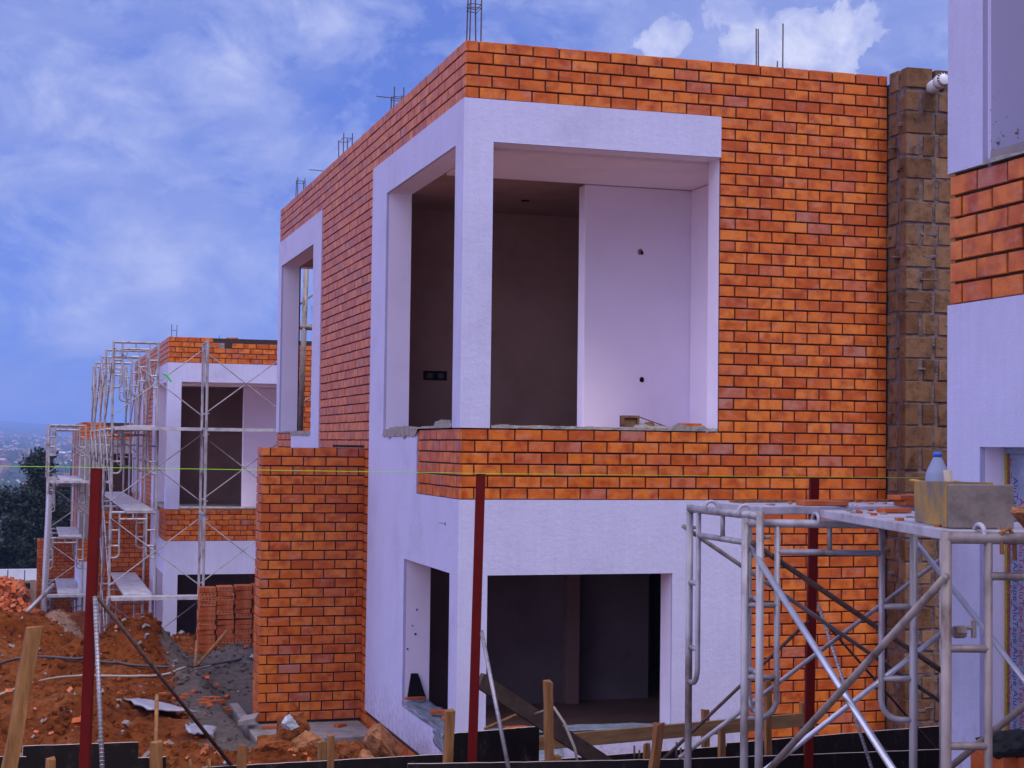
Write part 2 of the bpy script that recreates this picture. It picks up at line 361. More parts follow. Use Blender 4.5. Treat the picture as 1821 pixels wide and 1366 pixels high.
for i in range(2600):
    y = 420+2300*rnd.random()**1.2; x = (y/1000)*rnd.uniform(-170, 330)-10
    z = HH(x, y); r_ = rnd.uniform(2, 5)
    vs = [(x+r_*math.cos(k*1.047), y+r_*math.sin(k*1.047), z+r_*.5*rnd.random()) for k in range(6)]+[(x+rnd.uniform(-1,1), y, z+r_*1.7)]
    mb.poly(vs, [(k, (k+1) % 6, 6) for k in range(6)])
tag(mb.build('distant_trees', leaf_mat('far trees', (.02,.035,.02), (.05,.07,.035))), kind='stuff', label='dark trees between the houses of the far hillside', cat='trees')

# ---------------------------------------------------------------- walls
def wall(mb, ax, a0, a1, us, zs, solid, mo=0, mi=0, ms=0, us_c=None):
    us = sorted(set(us)); zs = sorted(set(zs))
    P = (lambda a, u, z: (a, u, z)) if ax == 'x' else (lambda a, u, z: (u, a, z))
    g = {(i, j): solid((us[i]+us[i+1])/2, (zs[j]+zs[j+1])/2) for i in range(len(us)-1) for j in range(len(zs)-1)}
    for (i, j), s_ in g.items():
        if not s_: continue
        u0, u1, z0, z1 = us[i], us[i+1], zs[j], zs[j+1]
        mb.face([P(a0,u0,z0),P(a0,u1,z0),P(a0,u1,z1),P(a0,u0,z1)], mo); mb.face([P(a1,u0,z0),P(a1,u1,z0),P(a1,u1,z1),P(a1,u0,z1)], mi)
        for di, dj, q in ((-1,0,[(a0,u0,z0),(a1,u0,z0),(a1,u0,z1),(a0,u0,z1)]),(1,0,[(a0,u1,z0),(a1,u1,z0),(a1,u1,z1),(a0,u1,z1)]),
                          (0,-1,[(a0,u0,z0),(a1,u0,z0),(a1,u1,z0),(a0,u1,z0)]),(0,1,[(a0,u0,z1),(a1,u0,z1),(a1,u1,z1),(a0,u1,z1)])):
            if not g.get((i+di, j+dj), False): mb.face([P(*p) for p in q], ms if (i+di, j+dj) in g else mo)
def rects_wall(mb, ax, a0, a1, rects, holes=(), mo=0, mi=0, ms=0):
    us = [v for r in list(rects)+list(holes) for v in r[:2]]; zs = [v for r in list(rects)+list(holes) for v in r[2:4]]
    inr = lambda r, u, z: r[0] < u < r[1] and r[2] < z < r[3]
    wall(mb, ax, a0, a1, us, zs, lambda u, z: any(inr(r, u, z) for r in rects) and not any(inr(h, u, z) for h in holes), mo, mi, ms)
CH = (6.515-2.645)/39
def bricks(mb, ax, face, back, rects, seed, gap=.0132, bl=.236, phase=0, ztop=6.515, jag=None, sgn=-1):
    """running-bond bricks, each a chamfered block standing proud of the mortar; clipped to rectangles (u0,u1,z0,z1)"""
    rn = random.Random(seed); P = (lambda a, u, z: (a, u, z)) if ax == 'x' else (lambda a, u, z: (u, a, z))
    umin = min(r[0] for r in rects); umax = max(r[1] for r in rects); zmin = min(r[2] for r in rects); zmax = max(r[3] for r in rects)
    k0 = int(round((ztop-zmax)/CH)); k1 = int(round((ztop-zmin)/CH))
    for k in range(k0, k1):
        za, zb = ztop-(k+1)*CH, ztop-k*CH; zc = (za+zb)/2
        iv = sorted((r[0], r[1]) for r in rects if r[2] < zc < r[3])
        mg = []
        for a, b in iv:
            if mg and a <= mg[-1][1]+.001: mg[-1][1] = max(mg[-1][1], b)
            else: mg.append([a, b])
        cuts = [phase + (bl/2 if k % 2 else 0) + bl*n + rn.uniform(-.004, .004) for n in range(int((umin-phase)/bl)-2, int((umax-phase)/bl)+3)]
        for a, b in mg:
            cs = [a]+[c for c in cuts if a+.035 < c < b-.035]+[b]
            for u0, u1 in zip(cs, cs[1:]):
                if jag and not jag(u0, u1, k): continue
                g0 = gap/2 if u0 > a else .001; g1 = gap/2 if u1 < b else .001
                dz = rn.uniform(-.0015, .0015); f = face+sgn*rn.uniform(0, .004); c = .003
                U0, U1, Z0, Z1 = u0+g0, u1-g1, za+gap/2+dz, zb-gap/2+dz
                r0 = [(U0,Z0),(U1,Z0),(U1,Z1),(U0,Z1)]; r1 = [(U0+c,Z0+c),(U1-c,Z0+c),(U1-c,Z1-c),(U0+c,Z1-c)]
                V = [P(back,u,z) for u, z in r0]+[P(f-sgn*c,u,z) for u, z in r0]+[P(f,u,z) for u, z in r1]
                mb.poly(V, [(0,1,5,4),(1,2,6,5),(2,3,7,6),(3,0,4,7),(4,5,9,8),(5,6,10,9),(6,7,11,10),(7,4,8,11),(8,9,10,11)])
def rough_strip(u0, u1, n, f):
    return [f(u0+(u1-u0)*i/n, i) for i in range(n+1)]

def house(loc, label, kind):
    """kind: 'main', 'second', 'third', 'near' - the same terraced villa with what the photo shows of each"""
    h = thing('brick_house', loc, label, 'house')
    LY, FX, T = 10.48, 3.98, .25
    sd = {'main':1, 'second':20, 'third':40, 'near':60}[kind]
    top = 6.515
    upl = CEM if kind == 'third' else PL
    # --- core (structural wall; outer face is mortar, inner raw plaster, reveals primed)
    mb = MB()
    LH = [(.256,3.03,3.235,5.66),(.265,2.0,.62,2.015),(7.47,10.2,3.235,5.66),(8.6,10.22,.5,2.0)]
    FH = [(.248,2.33,3.235,5.66),(.243,1.904,.66,2.015)]
    rects_wall(mb, 'x', .014, T, [(.014,LY-.02,-.3,top-.012)], LH, 0, 1, 2)
    rects_wall(mb, 'y', .014, T, [(T,FX,-.3,top-.012)], FH, 0, 1, 2)
    rects_wall(mb, 'y', LY-T-.02, LY-.0205, [(T,FX,-.3,top-.012)], [(T+.02,2.3,3.235,5.66),(1.0,1.9,.0,2.0)], 0, 1, 2)
    rects_wall(mb, 'x', FX-.2, FX-.001, [(T,LY-T-.02,-.3,top-.012)], [], 0, 1, 2)
    mb.build('core_wall', [MORTAR, RAW, INNER], h)
    # --- facing bricks
    mb = MB()
    jag = None
    if kind == 'second':
        jag = lambda a, b, k: not (k == 0 and a > .62) and not (k == 1 and .78 < a < 1.05)
    if kind == 'third':
        jag = lambda a, b, k: not (k == 0 and a > .5 and int(a*7) % 3)
    bricks(mb, 'x', 0, .014, [(.0,LY,6.02,6.515),(3.74,6.86,-.1,6.02),(.0,1.54,2.645,3.245),(9.06,LY,2.645,3.245),(0,3.74,-.1,.31)], sd)
    fr = [(.0145,FX,6.02,6.515),(2.335,FX,2.645,6.02),(.0145,2.335,2.645,3.245),(2.62,FX,-.1,2.645),(.0145,2.62,-.1,.31)]
    if kind == 'main': fr[3] = (2.62,FX,-.1,2.645-CH); fr.append((2.84,FX,2.645-CH,2.645))
    bricks(mb, 'y', 0, .014, fr, sd+1, phase=.118, jag=jag)
    mb.build('brick_cladding', BR, h)
    # --- plaster frames, 12 mm proud
    mb = MB()
    rects_wall(mb, 'x', -.012, .0135, [(-.012,3.74,5.66,6.02),(-.012,.256,3.245,5.66),(3.03,3.74,2.645,5.66)])
    rects_wall(mb, 'y', -.012, .0135, [(.0140,2.335,5.66,6.02),(.0140,.248,3.245,5.66)])
    mb.build('window_frame_plaster', upl, h)
    mb = MB()
    rects_wall(mb, 'x', -.012, .0135, [(6.86,LY+.003,5.66,6.02),(6.86,7.47,3.02,5.66),(10.2,LY+.003,3.25,5.66),(7.47,9.06,3.02,3.225)])
    mb.build('window_frame_plaster', upl, h)
    mb = MB()
    rects_wall(mb, 'x', -.012, .0135, [(6.86,LY+.003,.31,2.645),(6.86,9.06,2.645,3.02)], [(8.6,10.22,.5,2.0)])
    mb.build('ground_floor_plaster', PL, h); mb = MB()
    rects_wall(mb, 'x', -.012, .0135, [(-.012,3.74,.31,2.645),(1.54,3.74,2.645,3.225)], [(.265,2.0,.62,2.015),(3.03,3.74,2.645,3.3)])
    rects_wall(mb, 'y', -.012, .0135, [(.0140,2.62,.31,2.645)], [(.243,1.904,.66,2.015)])
    mb.build('ground_floor_plaster', PL, h)
    # --- slabs and rooms
    mb = MB(); mb.box(T+.001, FX-.201, T+.001, LY-T-.021, 5.664, 5.95); mb.build('roof_slab', CEIL, h)
    mb = MB(); mb.box(T+.001, FX-.201, T+.001, LY-T-.021, 2.95, 3.225); mb.build('upper_floor', CONC, h)
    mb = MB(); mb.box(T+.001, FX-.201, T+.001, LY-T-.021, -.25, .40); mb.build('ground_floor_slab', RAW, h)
    mb = MB()   # balcony: primed back wall, return wall, ceiling
    def slabs(nm, mt, lst, bv=0):
        for b_ in lst:
            q = MB(); q.box(*b_); q.build(nm, mt, h, bevel=bv)
    slabs('balcony_wall', INNER, [(1.63,2.9,1.6,1.78,3.225,5.63),(2.73,2.9,T+.002,1.598,3.226,5.629)], .012)
    slabs('balcony_ceiling', CEILW, [(T+.002,2.9,T+.002,1.60,5.632,5.662)]); slabs('balcony_bounce_sheet', FLOOR_BOUNCE, [(T+.002,2.728,T+.002,1.598,3.226,3.232)])  # thin floor sheet added to throw light up at walls and ceiling
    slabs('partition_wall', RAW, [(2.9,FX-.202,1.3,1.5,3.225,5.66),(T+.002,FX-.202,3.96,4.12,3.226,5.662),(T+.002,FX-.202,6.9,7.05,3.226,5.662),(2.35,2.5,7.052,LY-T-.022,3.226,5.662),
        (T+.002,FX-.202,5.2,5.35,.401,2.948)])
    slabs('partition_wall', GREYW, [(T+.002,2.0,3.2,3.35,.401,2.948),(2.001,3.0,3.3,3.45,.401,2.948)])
    mb = MB(); mb.box(1.99, 2.13, 3.05, 3.198, .402, 2.946); mb.build('room_column', CEIL, h, bevel=.01)
    # --- rough sill of poured mortar
    rn = random.Random(sd)
    mb = MB(); n = 46
    def ridge(i): return 3.25+.018+.02*fbm(i*.23, sd, 0, 4)+(.03 if kind == 'main' and 36 < i < 44 else 0)
    V = []
    for i in range(n+1):
        x = .26+(2.325-.26)*i/n
        V += [(x,-.006+.012*noise.noise(Vector((i*.6,sd,1))),3.2455),(x,-.002+.014*noise.noise(Vector((i*.5,sd,3))),ridge(i)),(x,.14,ridge(i+7)+.004),(x,.30,3.228)]
    mb.poly(V, [(4*i+k, 4*i+4+k, 4*i+5+k, 4*i+1+k) for i in range(n) for k in range(3)])
    mb.build('window_sill', SPILL, h); mb = MB()
    V = []; m_ = 34
    for i in range(m_+1):
        y = .262+(3.026-.262)*i/m_
        lo = 3.2455 if y < 1.55 else 3.20-.075*max(0, noise.noise(Vector((y*6.1,sd,2))))-.02
        V += [(-.022+.008*noise.noise(Vector((y*9,1,sd))),y,lo),(-.014,y,3.262+.03*fbm(y*2.2,sd,3,4)+(.05 if .28 < y < .9 else 0)),(.13,y,3.265+.03*fbm(y*2.2,sd+2,3,4)),(.30,y,3.228)]
    mb.poly(V, [(4*i+k, 4*i+1+k, 4*i+5+k, 4*i+4+k) for i in range(m_) for k in range(3)])
    mb.build('window_sill', SPILL, h); mb = MB(); V = []
    for i in range(21):
        y = 7.475+(10.195-7.475)*i/20
        lo = 3.245 if y > 9.07 else 3.2-.05*max(0, noise.noise(Vector((y*7,sd,2))))
        V += [(-.018,y,lo),(-.012,y,3.262+.015*fbm(y*2.4,sd,3,4)),(.13,y,3.265),(.30,y,3.228)]
    mb.poly(V, [(4*i+k, 4*i+1+k, 4*i+5+k, 4*i+4+k) for i in range(20) for k in range(3)])
    mb.build('window_sill', SPILL, h)
    # --- porch wall and slab
    mb = MB()
    rects_wall(mb, 'y', 4.014, 4.386, [(-1.096+.014,-.002,.0,3.05)], [], 0, 0, 0)
    b2 = MB(); PX0, PX1 = -1.096, -.001
    bricks(b2, 'y', 4.0, 4.014, [(PX0,PX1,3.055-29*CH,3.055)], sd+5, phase=PX0+.085, ztop=3.055)
    bricks(b2, 'x', PX0, PX0+.014, [(4.0145,4.4,3.055-29*CH,3.055)], sd+6, phase=4.09, ztop=3.055)
    bricks(b2, 'y', 4.4, 4.386, [(PX0+.0005,PX1,3.055-29*CH,3.055)], sd+7, phase=PX0+.085, ztop=3.055, sgn=1)
    pw = b2.build('porch_wall', BR, h); mb.build('mortar_core', MORTAR, pw)
    slabs('porch_slab', CONC, [(-1.22,-.016,3.1,4.4,-.25,.155),(-1.20,-1.10,4.41,5.6,-.25,.13)], .012)
    # --- block party wall
    mb = MB(); rn = random.Random(sd+9)
    x0, x1, y0, y1 = 4.0, 4.62, -.3, 10.2
    ks = 34; bh = 6.84/ks
    mb.box(x0+.003, x1, y0+.003, y1, -.3, 6.44, 1)
    for k in range(ks):
        za = -.3+k*bh; zb = za+bh; tall = k == ks-1
        def blk(u0, u1, ax):
            j = lambda s_: rn.uniform(-s_, s_)
            if ax == 'f':
                c = ((u0+u1)/2, y0+.047+j(.004), (za+zb)/2+j(.006)); s_ = ((u1-u0)/2-.010+j(.004), .055, bh/2-.011+j(.004))
            else:
                c = (x0+.047+j(.004), (u0+u1)/2, (za+zb)/2+j(.006)); s_ = (.055, (u1-u0)/2-.010, bh/2-.011+j(.004))
            a = j(.03)
            mb.obox(c, (s_[0]*math.cos(a), s_[0]*math.sin(a), j(.003)), (-s_[1]*math.sin(a), s_[1]*math.cos(a), 0), (j(.004), j(.004), s_[2]), 0)
        if k % 2:
            blk(x0-.012, x0+.27, 'f'); blk(x0+.285, x1-.02, 'f'); blk(y0+.115, y0+.29, 's')
        else:
            blk(x0-.012, x0+.14, 'f'); blk(x0+.16, x0+.30, 'f'); blk(x0+.32, x1-.02, 'f'); blk(y0+.16, y0+.33, 's')
    for i in range(60):   # squeezed-out mortar lumps
        z = -.2+rn.randint(0, ks-2)*bh+rn.uniform(-.02, .02)
        if rn.random() < .6: c = (rn.uniform(x0+.03, x1-.1), y0+.006, z)
        else: c = (x0+.006, rn.uniform(y0+.05, y0+.28), z)
        s_ = rn.uniform(.02, .09)
        mb.obox(c, (s_, rn.uniform(-.01,.01), rn.uniform(-.008,.008)), (0, .016, 0), (rn.uniform(-.004,.004), 0, rn.uniform(.006,.018)), 1)
    o = mb.build('block_party_wall', [BLOCK, BLKMORT], h, bevel=.012)
    # --- starter bars on the roof
    def cluster(pts, z0, z1, ties=(), extra=()):
        m2 = MB()
        for (x, y, hgt) in pts: m2.tube([(x,y,z0),(x+rn.uniform(-.012,.012),y,z0+hgt)], .006, 6)
        for t in ties:
            q = [(x, y, z0+t) for x, y, _ in pts[:4]]
            m2.tube([q[0], q[1], q[3], q[2], q[0]], .004, 5)
        m2.build('column_rebar', REBARD, h)
        for a, b in extra: m3 = MB(); m3.tube([a, b], .005, 5); m3.build('tie_bar', REBARD, h)
    T0 = top-.1
    if kind == 'main':
        cluster([(.05,.08,.55),(.15,.08,.50),(.06,.22,.52),(.155,.25,.52)], T0, 7, (.43,.40))
        cluster([(.06,3.1,.36),(.17,3.1,.36),(.07,3.3,.30),(.18,3.3,.32)], T0, 7, (.26,), [((-.10,3.2,T0+.27),(.34,3.18,T0+.25))])
        cluster([(.06,5.9,.40),(.165,5.9,.40),(.07,6.2,.36),(.17,6.15,.38)], T0, 7, (.34,))
        cluster([(.06,9.3,.40),(.17,9.3,.39),(.07,9.55,.40),(.18,9.5,.38)], T0, 7, (.35,), [((-.16,7.0,T0+.12),(.15,7.0,T0+.11))])
        cluster([(2.72,.1,.45),(2.76,.14,.46),(2.98,.1,.52),(2.93,.12,.18)], T0, 7)
        mb2 = MB()
        for i in range(26):
            x = rn.uniform(.1, 3.9); s_ = rn.uniform(.008, .022)
            mb2.obox((x, rn.uniform(.04,.2), top-.006), (s_*2,0,0), (0,s_,0), (0,0,s_*.5))
        tag(mb2.build('mortar_crumbs', SPILL, h), kind='stuff')
        p = MB(); p.tube([(4.27,-.1,6.34),(4.235,-.52,6.385)], .055, 18); pipe = p.build('drain_pipe', PLASTIC, h, True)
        g = MB(); d = Vector((-.035,-.42,.045)).normalized(); c0 = Vector((4.235,-.52,6.385)); g.tube([c0-d*.07, c0+d*.012], .064, 20); g.tube([c0+d*.012, c0+d*.03], [.064,.045], 20)
        cap = g.build('pipe_cap', PLASTIC, pipe, True)
        g = MB(); a = d.orthogonal().normalized(); b = d.cross(a)
        for k in range(14):
            w = k*2*math.pi/14; r_ = a*math.cos(w)+b*math.sin(w); t_ = d.cross(r_)
            g.obox(c0+d*.022+r_*.054, r_*.012, t_*.0045, d*.006)
        g.build('drain_slot', GRILL, cap)
        p = MB(); p.tube([(4.36,-.2,6.36),(4.36,-.305,6.36)], .022, 12); p.build('pipe_hole', BLACK, h)
        # chased sockets and light points
        def hole(c, sx, sz, ax, n=9):
            m2 = MB(); pts = []
            for k in range(n):
                w = 2*math.pi*k/n; r_ = rn.uniform(.75, 1.1); pts.append((math.cos(w)*sx*r_, math.sin(w)*sz*r_))
            f = [(c[0]+a_, c[1]-.004, c[2]+b_) for a_, b_ in pts]; bk = [(c[0]+a_, c[1]+.02, c[2]+b_) for a_, b_ in pts]
            m2.poly(f+bk, [tuple(range(n))]+[(k, n+k, n+(k+1) % n, (k+1) % n) for k in range(n)]); return m2
        hole((2.205,1.6,5.0), .035, .035, 'y').build('conduit_hole', SPILL, h); hole((2.222,1.595,4.99), .016, .02, 'y').build('conduit_hole', BLACK, h)
        hole((2.232,1.6,3.755), .024, .032, 'y').build('conduit_hole', BLACK, h)
        m2 = MB(); m2.box(.62,.88,3.945,3.958,3.80,3.90); o2 = m2.build('socket_box', BLACK, h)
        for x in (.69,.81):
            m2 = MB(); m2.box(x-.03,x+.03,3.938,3.944,3.82,3.875); m2.build('socket_cup', RUST, o2)
        for x, y in ((1.46,3.0),(1.2,3.45)):
            m2 = MB(); m2.tube([(x,y,5.661),(x,y,5.668)], .045, 12); m2.build('ceiling_light_point', BLACK, h).location.z = -.006
        for (y, z, s_) in ((1.93,1.53,.012),(1.93,1.38,.008),(1.93,1.30,.014),(1.93,1.16,.012)):
            x = {1.53:.12,1.38:.08,1.30:.11,1.16:.035}[z]; s_ *= .62; m2 = MB(); m2.box(x-s_,x+s_,1.994,2.003,z-s_*1.1,z+s_); m2.build('fixing_hole', BLACK, h)
        m2 = MB(); m2.box(-.0125,-.0121,.43,.66,2.42,2.424); m2.box(-.0145,-.0122,.425,.445,2.408,2.435); m2.build('pencil_mark', GRILL, h)
        m2 = MB(); m2.box(2.621,2.839,.0,.0139,2.645-CH,2.643); m2.build('brick_gap', BLACK, h)
        m2 = MB()   # black strip painted for the shade in the hollow over the porch wall
        m2.box(-.006,.0139,4.05,5.9,3.06,3.085); m2.build('porch_pocket_shade', BLACK, h)
    if kind == 'second':
        cluster([(.05,.1,.33),(.14,.1,.33)], T0, 7, (), [((.05,.1,T0+.22),(.14,.1,T0+.22))])
        cluster([(.95,.15,.2),(1.10,.15,.14),(1.13,.15,.14)], T0-.05, 7)
        m2 = MB()
        for i in range(9):
            x = .95+.17*i; m2.obox((x,.1,top-CH+.012+.02*rn.random()), (.085,0,rn.uniform(-.01,.01)), (0,.07,0), (0,0,.022+.02*rn.random()))
        m2.obox((.93,.06,top-CH*1.5), (.11,0,0), (0,.047,0), (0,0,CH/2)); m2.build('mortar_bed', SPILL, h)
        m2 = MB(); m2.obox((1.2,.12,top-.015), (.11,0,0), (0,.05,0), (0,0,.03)); m2.build('loose_top_brick', LOOSE, h)
    if kind == 'near':
        m2 = MB(); m2.box(.02, .2495, 10.185, 10.1985, 3.235, 5.659); m2.build('jamb_plaster', SPLAT, h)
        m2 = MB(); m2.box(-.005, .24, 9.0, 10.15, 3.248, 3.30); m2.build('sill_slab', CEM, h)
        # foil-wrapped aluminium window in the ground-floor opening
        w = MB(); xs = .125; n = 60
        V = []
        for i in range(n+1):
            y = 10.195-1.5*i/n; x = xs+.022*noise.noise(Vector((y*16,3,0)))+.012*noise.noise(Vector((y*41,1,0)))
            for z in (.55,.9,1.3,1.65,1.97): V.append((x+.015*noise.noise(Vector((y*9,z*2,5))), y, z))
        w.poly(V, [(5*i+k, 5*i+5+k, 5*i+6+k, 5*i+1+k) for i in range(n) for k in range(4)])
        win = w.build('wrapped_window', FILMW, h, True)
        w = MB(); w.box(xs-.014, xs-.002, 10.199, 10.216, .52, 1.99); w.build('foam_strip', YELLOW, win)
        w = MB(); w.box(.10,.149,8.6,10.2,1.972,1.999); w.build('head_film', FILMW, win)
        for j, y in enumerate((10.16, 10.115, 10.07, 10.025, 9.98, 9.93, 9.88, 9.83)):
            cu = bpy.data.curves.new('lettering', 'FONT'); cu.body = 'AluTape '*8; cu.size = .05; cu.extrude = .0006
            to = bpy.data.objects.new('lettering', cu); COL.objects.link(to)
            dg = bpy.context.evaluated_depsgraph_get(); me = bpy.data.meshes.new_from_object(to.evaluated_get(dg))
            COL.objects.unlink(to); bpy.data.objects.remove(to)
            me.materials.clear(); me.materials.append(INKR if j % 2 == 0 else INKB)
            lo = bpy.data.objects.new('lettering', me); COL.objects.link(lo); lo.parent = win
            # runs down the film, facing the street (-X)
            lo.matrix_local = Matrix(((0,0,-1,xs-.038),(0,1,0,y),(0,0,0,0),(0,0,0,1))) @ Matrix.Identity(4)
            lo.matrix_local = Matrix(((0,0,-1,xs-.038),(0,-1,0,y),(-1,0,0,1.96-.09*(j % 3)),(0,0,0,1)))
    return h
house((0,0,0), 'large orange brick house in front, with a white framed corner balcony and roof rebar', 'main')
house((-.968,17.979,-1.423), 'second brick house down the row, scaffolding round its white frames, bricks missing at the top', 'second')
house((-2.08,33.2,-2.90), 'farthest brick house at the left with unpainted grey cement upper frames', 'third')
house((.583,-16.987,1.12), 'close brick house cut off by the right edge, foil wrapped window below its brick band', 'near')

# ---------------------------------------------------------------- scaffolds
def frame_mb(L, Rr, hgt, r=.021, loop=.16, loop_drop=.82, flip=False):
    """walk-through scaffold frame between two post tops (given in local coordinates), hanging down hgt"""
    mb = MB(); L, Rr = Vector(L), Vector(Rr); d = (Rr-L).normalized(); dn = Vector((0,0,-1)); W = (Rr-L).length; loop = min(loop, W*.3)
    for p in (L, Rr): mb.tube([p+Vector((0,0,.02)), p+dn*hgt], r, 10)
    mb.tube([L, Rr], r*1.05, 10)
    a, b = L+d*loop, Rr-d*loop; r2 = r*.78
    for p, s in ((a, -1), (b, 1)):
        q = p+dn*(loop_drop-.08)
        arc = [q+dn*(.08*math.sin(t))+d*s*(.08*(1-math.cos(t))) for t in [i*math.pi/10 for i in range(1, 6)]]
        mb.tube([p, q]+arc+[p+dn*loop_drop+d*s*loop], r2, 8)
        for t in (.33, .62): mb.tube([p+dn*hgt*t*.62, p+dn*hgt*t*.62+d*s*loop], r2*.95, 8)
    mb.tube([a+dn*.12, b+dn*.12], r2, 8)
    m = (a+b)/2; mb.tube([m, m+dn*.12], r2*.8, 6)
    for p in (L, Rr):
        for z in (.09, hgt-.28): mb.tube([p+dn*z-Vector((d.y,-d.x,0))*r, p+dn*z-Vector((d.y,-d.x,0))*(r+.03)], .008, 6)
    return mb
def scaffold_run(name, loc, W, ys, levels, label, front=None, base=0.):
    s = thing(name, loc, label, 'scaffold', 'scaffolds round the far houses')
    lift = levels[0]-levels[1]
    proto = frame_mb((0,0,0), (W,0,0), lift, .024).build('scaffold_frame', STEEL, s); first = True
    def put(p, rz=0):
        nonlocal first
        o = proto if first else copy_part(proto, s); first = False
        o.location = p; o.rotation_euler = (0,0,rz); return o
    for i, y in enumerate(ys):
        for z in levels[:-1]: put((random.uniform(-.02,.02), y, z), R(random.uniform(-1.2,1.2)))
    for i in range(len(ys)-1):
        for j, z in enumerate(levels[:-1]):
            for x in ((0,) if j else (0, W)):
                m = MB(); m.tube([(x,ys[i],z-.1),(x,ys[i+1],z-lift+.28)], .012, 6); m.tube([(x,ys[i],z-lift+.28),(x,ys[i+1],z-.1)], .012, 6); m.build('cross_brace', STEEL, s)
            if j in (1,2,3):
                m = MB(); m.box(W*.32, W*.95, ys[i]-.03, ys[i+1]-.08, z+.02, z+.06); m.build('platform', PLANK, s)
    if front:
        fx, fd = front
        for x in fx[1:]:
            for z in levels[:-1]: put((x, -.05, z), R(-90))
        for a, b in zip(fx, fx[1:]):
            for j, z in enumerate(levels[:-1]):
                for y in (-.03,):
                    m = MB(); m.tube([(a,y,z-.1),(b,y,z-lift+.25)], .011, 6); m.tube([(a,y,z-lift+.25),(b,y,z-.1)], .011, 6); m.build('cross_brace', STEEL, s)
                if j in (1, 3):
                    m = MB(); m.box(a+.03, b-.03, -.40, -.05, z-.03, z+.03); m.build('platform', PLANK, s)
    return s
sc2 = scaffold_run('scaffold', (-2.02,17.1,0), .80, [0,2.75,5.5,8.2,10.4], [4.90,3.33,1.80,.27,-1.25],
             'tall silver scaffold wrapped round the second house, with cross braces over its white front', ([0,1.6,3.2], .8))
sc3 = scaffold_run('scaffold', (-2.95,32.3,0), .95, [0,2.4,4.8], [3.50,1.98,.45,-1.08,-2.6],
             'small far scaffold at the left beside the grey farthest house', ([0,1.62], .8))
# the thick pole stub clipped to the small far scaffold
m = MB(); a_ = at(88,880,43.2); m.tube([(a_.x,a_.y,a_.z),(a_.x-.08,a_.y,-1.5)], .085, 12); m.build('thick_pole', STEELB, sc3).matrix_parent_inverse = Matrix.Translation(-Vector(sc3.location))
m = MB(); p0 = at(296,667,28.9); m.tube([p0+Vector((-.06,0,.02)), p0, p0+Vector((.09,0,-.12))], .018, 6)
o = single(m, 'green_strap', simple('green webbing', (.03,.55,.12), .6), 'bright green strap tied to a brace of the tall scaffold', 'strap')

# near scaffold at the right
ns = thing('scaffold', (-.3,-7.2,1.15), 'close silver scaffold at lower right carrying a cement smeared tub and loose bricks', 'scaffold')
INV = Matrix.Translation(-Vector(ns.location))
def np_(mb, name, m, **k):
    o = mb.build(name, m, ns, **k); o.matrix_parent_inverse = INV; return o
f1L, f1R = Vector((-.399,-5.81,2.808)), Vector((-.490,-6.776,2.817))
f2L, f2R = Vector((-.527,-6.711,2.785)), Vector((.156,-6.915,2.785))
f3L = at(1683,957,5.15); f3R = f3L+Vector((RT.x,RT.y,0)).normalized()*.72
f4a, f4b = Vector((1.2,-5.45,2.81)), Vector((1.2,-6.30,2.81))
for a, b, mm in ((f1L,f1R,STEEL),(f2L,f2R,STEEL),(f3L,f3R,STEELD),(f4a,f4b,STEEL)):
    np_(frame_mb(a, b, a.z-1.1, .0170, .135, .82), 'scaffold_frame', mm, smooth=True)
def brace(p, q, mm, r=.0135):
    m = MB(); d = (Vector(q)-Vector(p)).normalized(); m.tube([Vector(p)-d*.03, Vector(q)+d*.03], r, 10); np_(m, 'cross_brace', mm, smooth=True)
def z_(p, z): return Vector((p.x, p.y, z))
off = Vector((-.03,0,0)); o2_ = Vector((.03,0,0))
brace(z_(f2L,2.676)+o2_, z_(f3L,1.78)+o2_, STEELB); brace(z_(f3L,2.685)+off*.5, z_(f2L,1.62)+off*.5, STEELD)
brace(z_(f2R,2.69)+o2_, z_(f3R,1.75)+o2_, STEELB, .011); brace(z_(f3R,2.66)+off, z_(f2R,1.62)+off, STEELD)
brace(z_(f1L,2.71)+Vector((0,.03,0)), z_(f4a,1.78)+Vector((0,.03,0)), STEELD, .0115); brace(z_(f1L,1.63)+Vector((0,.05,0)), z_(f4a,2.51)+Vector((0,.05,0)), STEEL, .0115)
brace(z_(f1R,2.69)+Vector((0,.03,0)), z_(f4b,1.75)+Vector((0,.03,0)), RUST, .0125); brace(z_(f1R,1.71)+Vector((0,.05,0)), z_(f4b,2.57)+Vector((0,.05,0)), STEELB, .0125)
def platform(q, z, hooks):
    m = MB(); t = .035; q = [Vector((x, y, 0)) for x, y in q]
    m.poly([(p.x,p.y,z-t) for p in q]+[(p.x,p.y,z) for p in q], [(0,3,2,1),(4,5,6,7),(0,1,5,4),(1,2,6,5),(2,3,7,6),(3,0,4,7)])
    for a, d in hooks:
        a, d = Vector(a), Vector(d).normalized()
        arc = [a+d*(.03*math.cos(t_))+Vector((0,0,.03*math.sin(t_))) for t_ in [k*math.pi/8-.4 for k in range(11)]]
        m.tube(arc, .009, 6)
    return np_(m, 'platform', PLANK, bevel=.004)
platform([(-.40,-6.60),(1.17,-6.36),(1.17,-5.95),(-.38,-6.08)], 2.850, [((-.425,-6.12,2.825),(-1,.1,0)),((-.47,-6.58,2.825),(-1,.1,0))])
platform([(-.60,-8.385),(-.10,-8.53),(.13,-6.93),(-.235,-6.82)], 2.846, [((-.245,-6.80,2.80),(0,1,0)),((.10,-6.90,2.80),(0,1,0)),((-.50,-8.42,2.835),(0,-1,0)),((-.15,-8.53,2.835),(0,-1,0))])
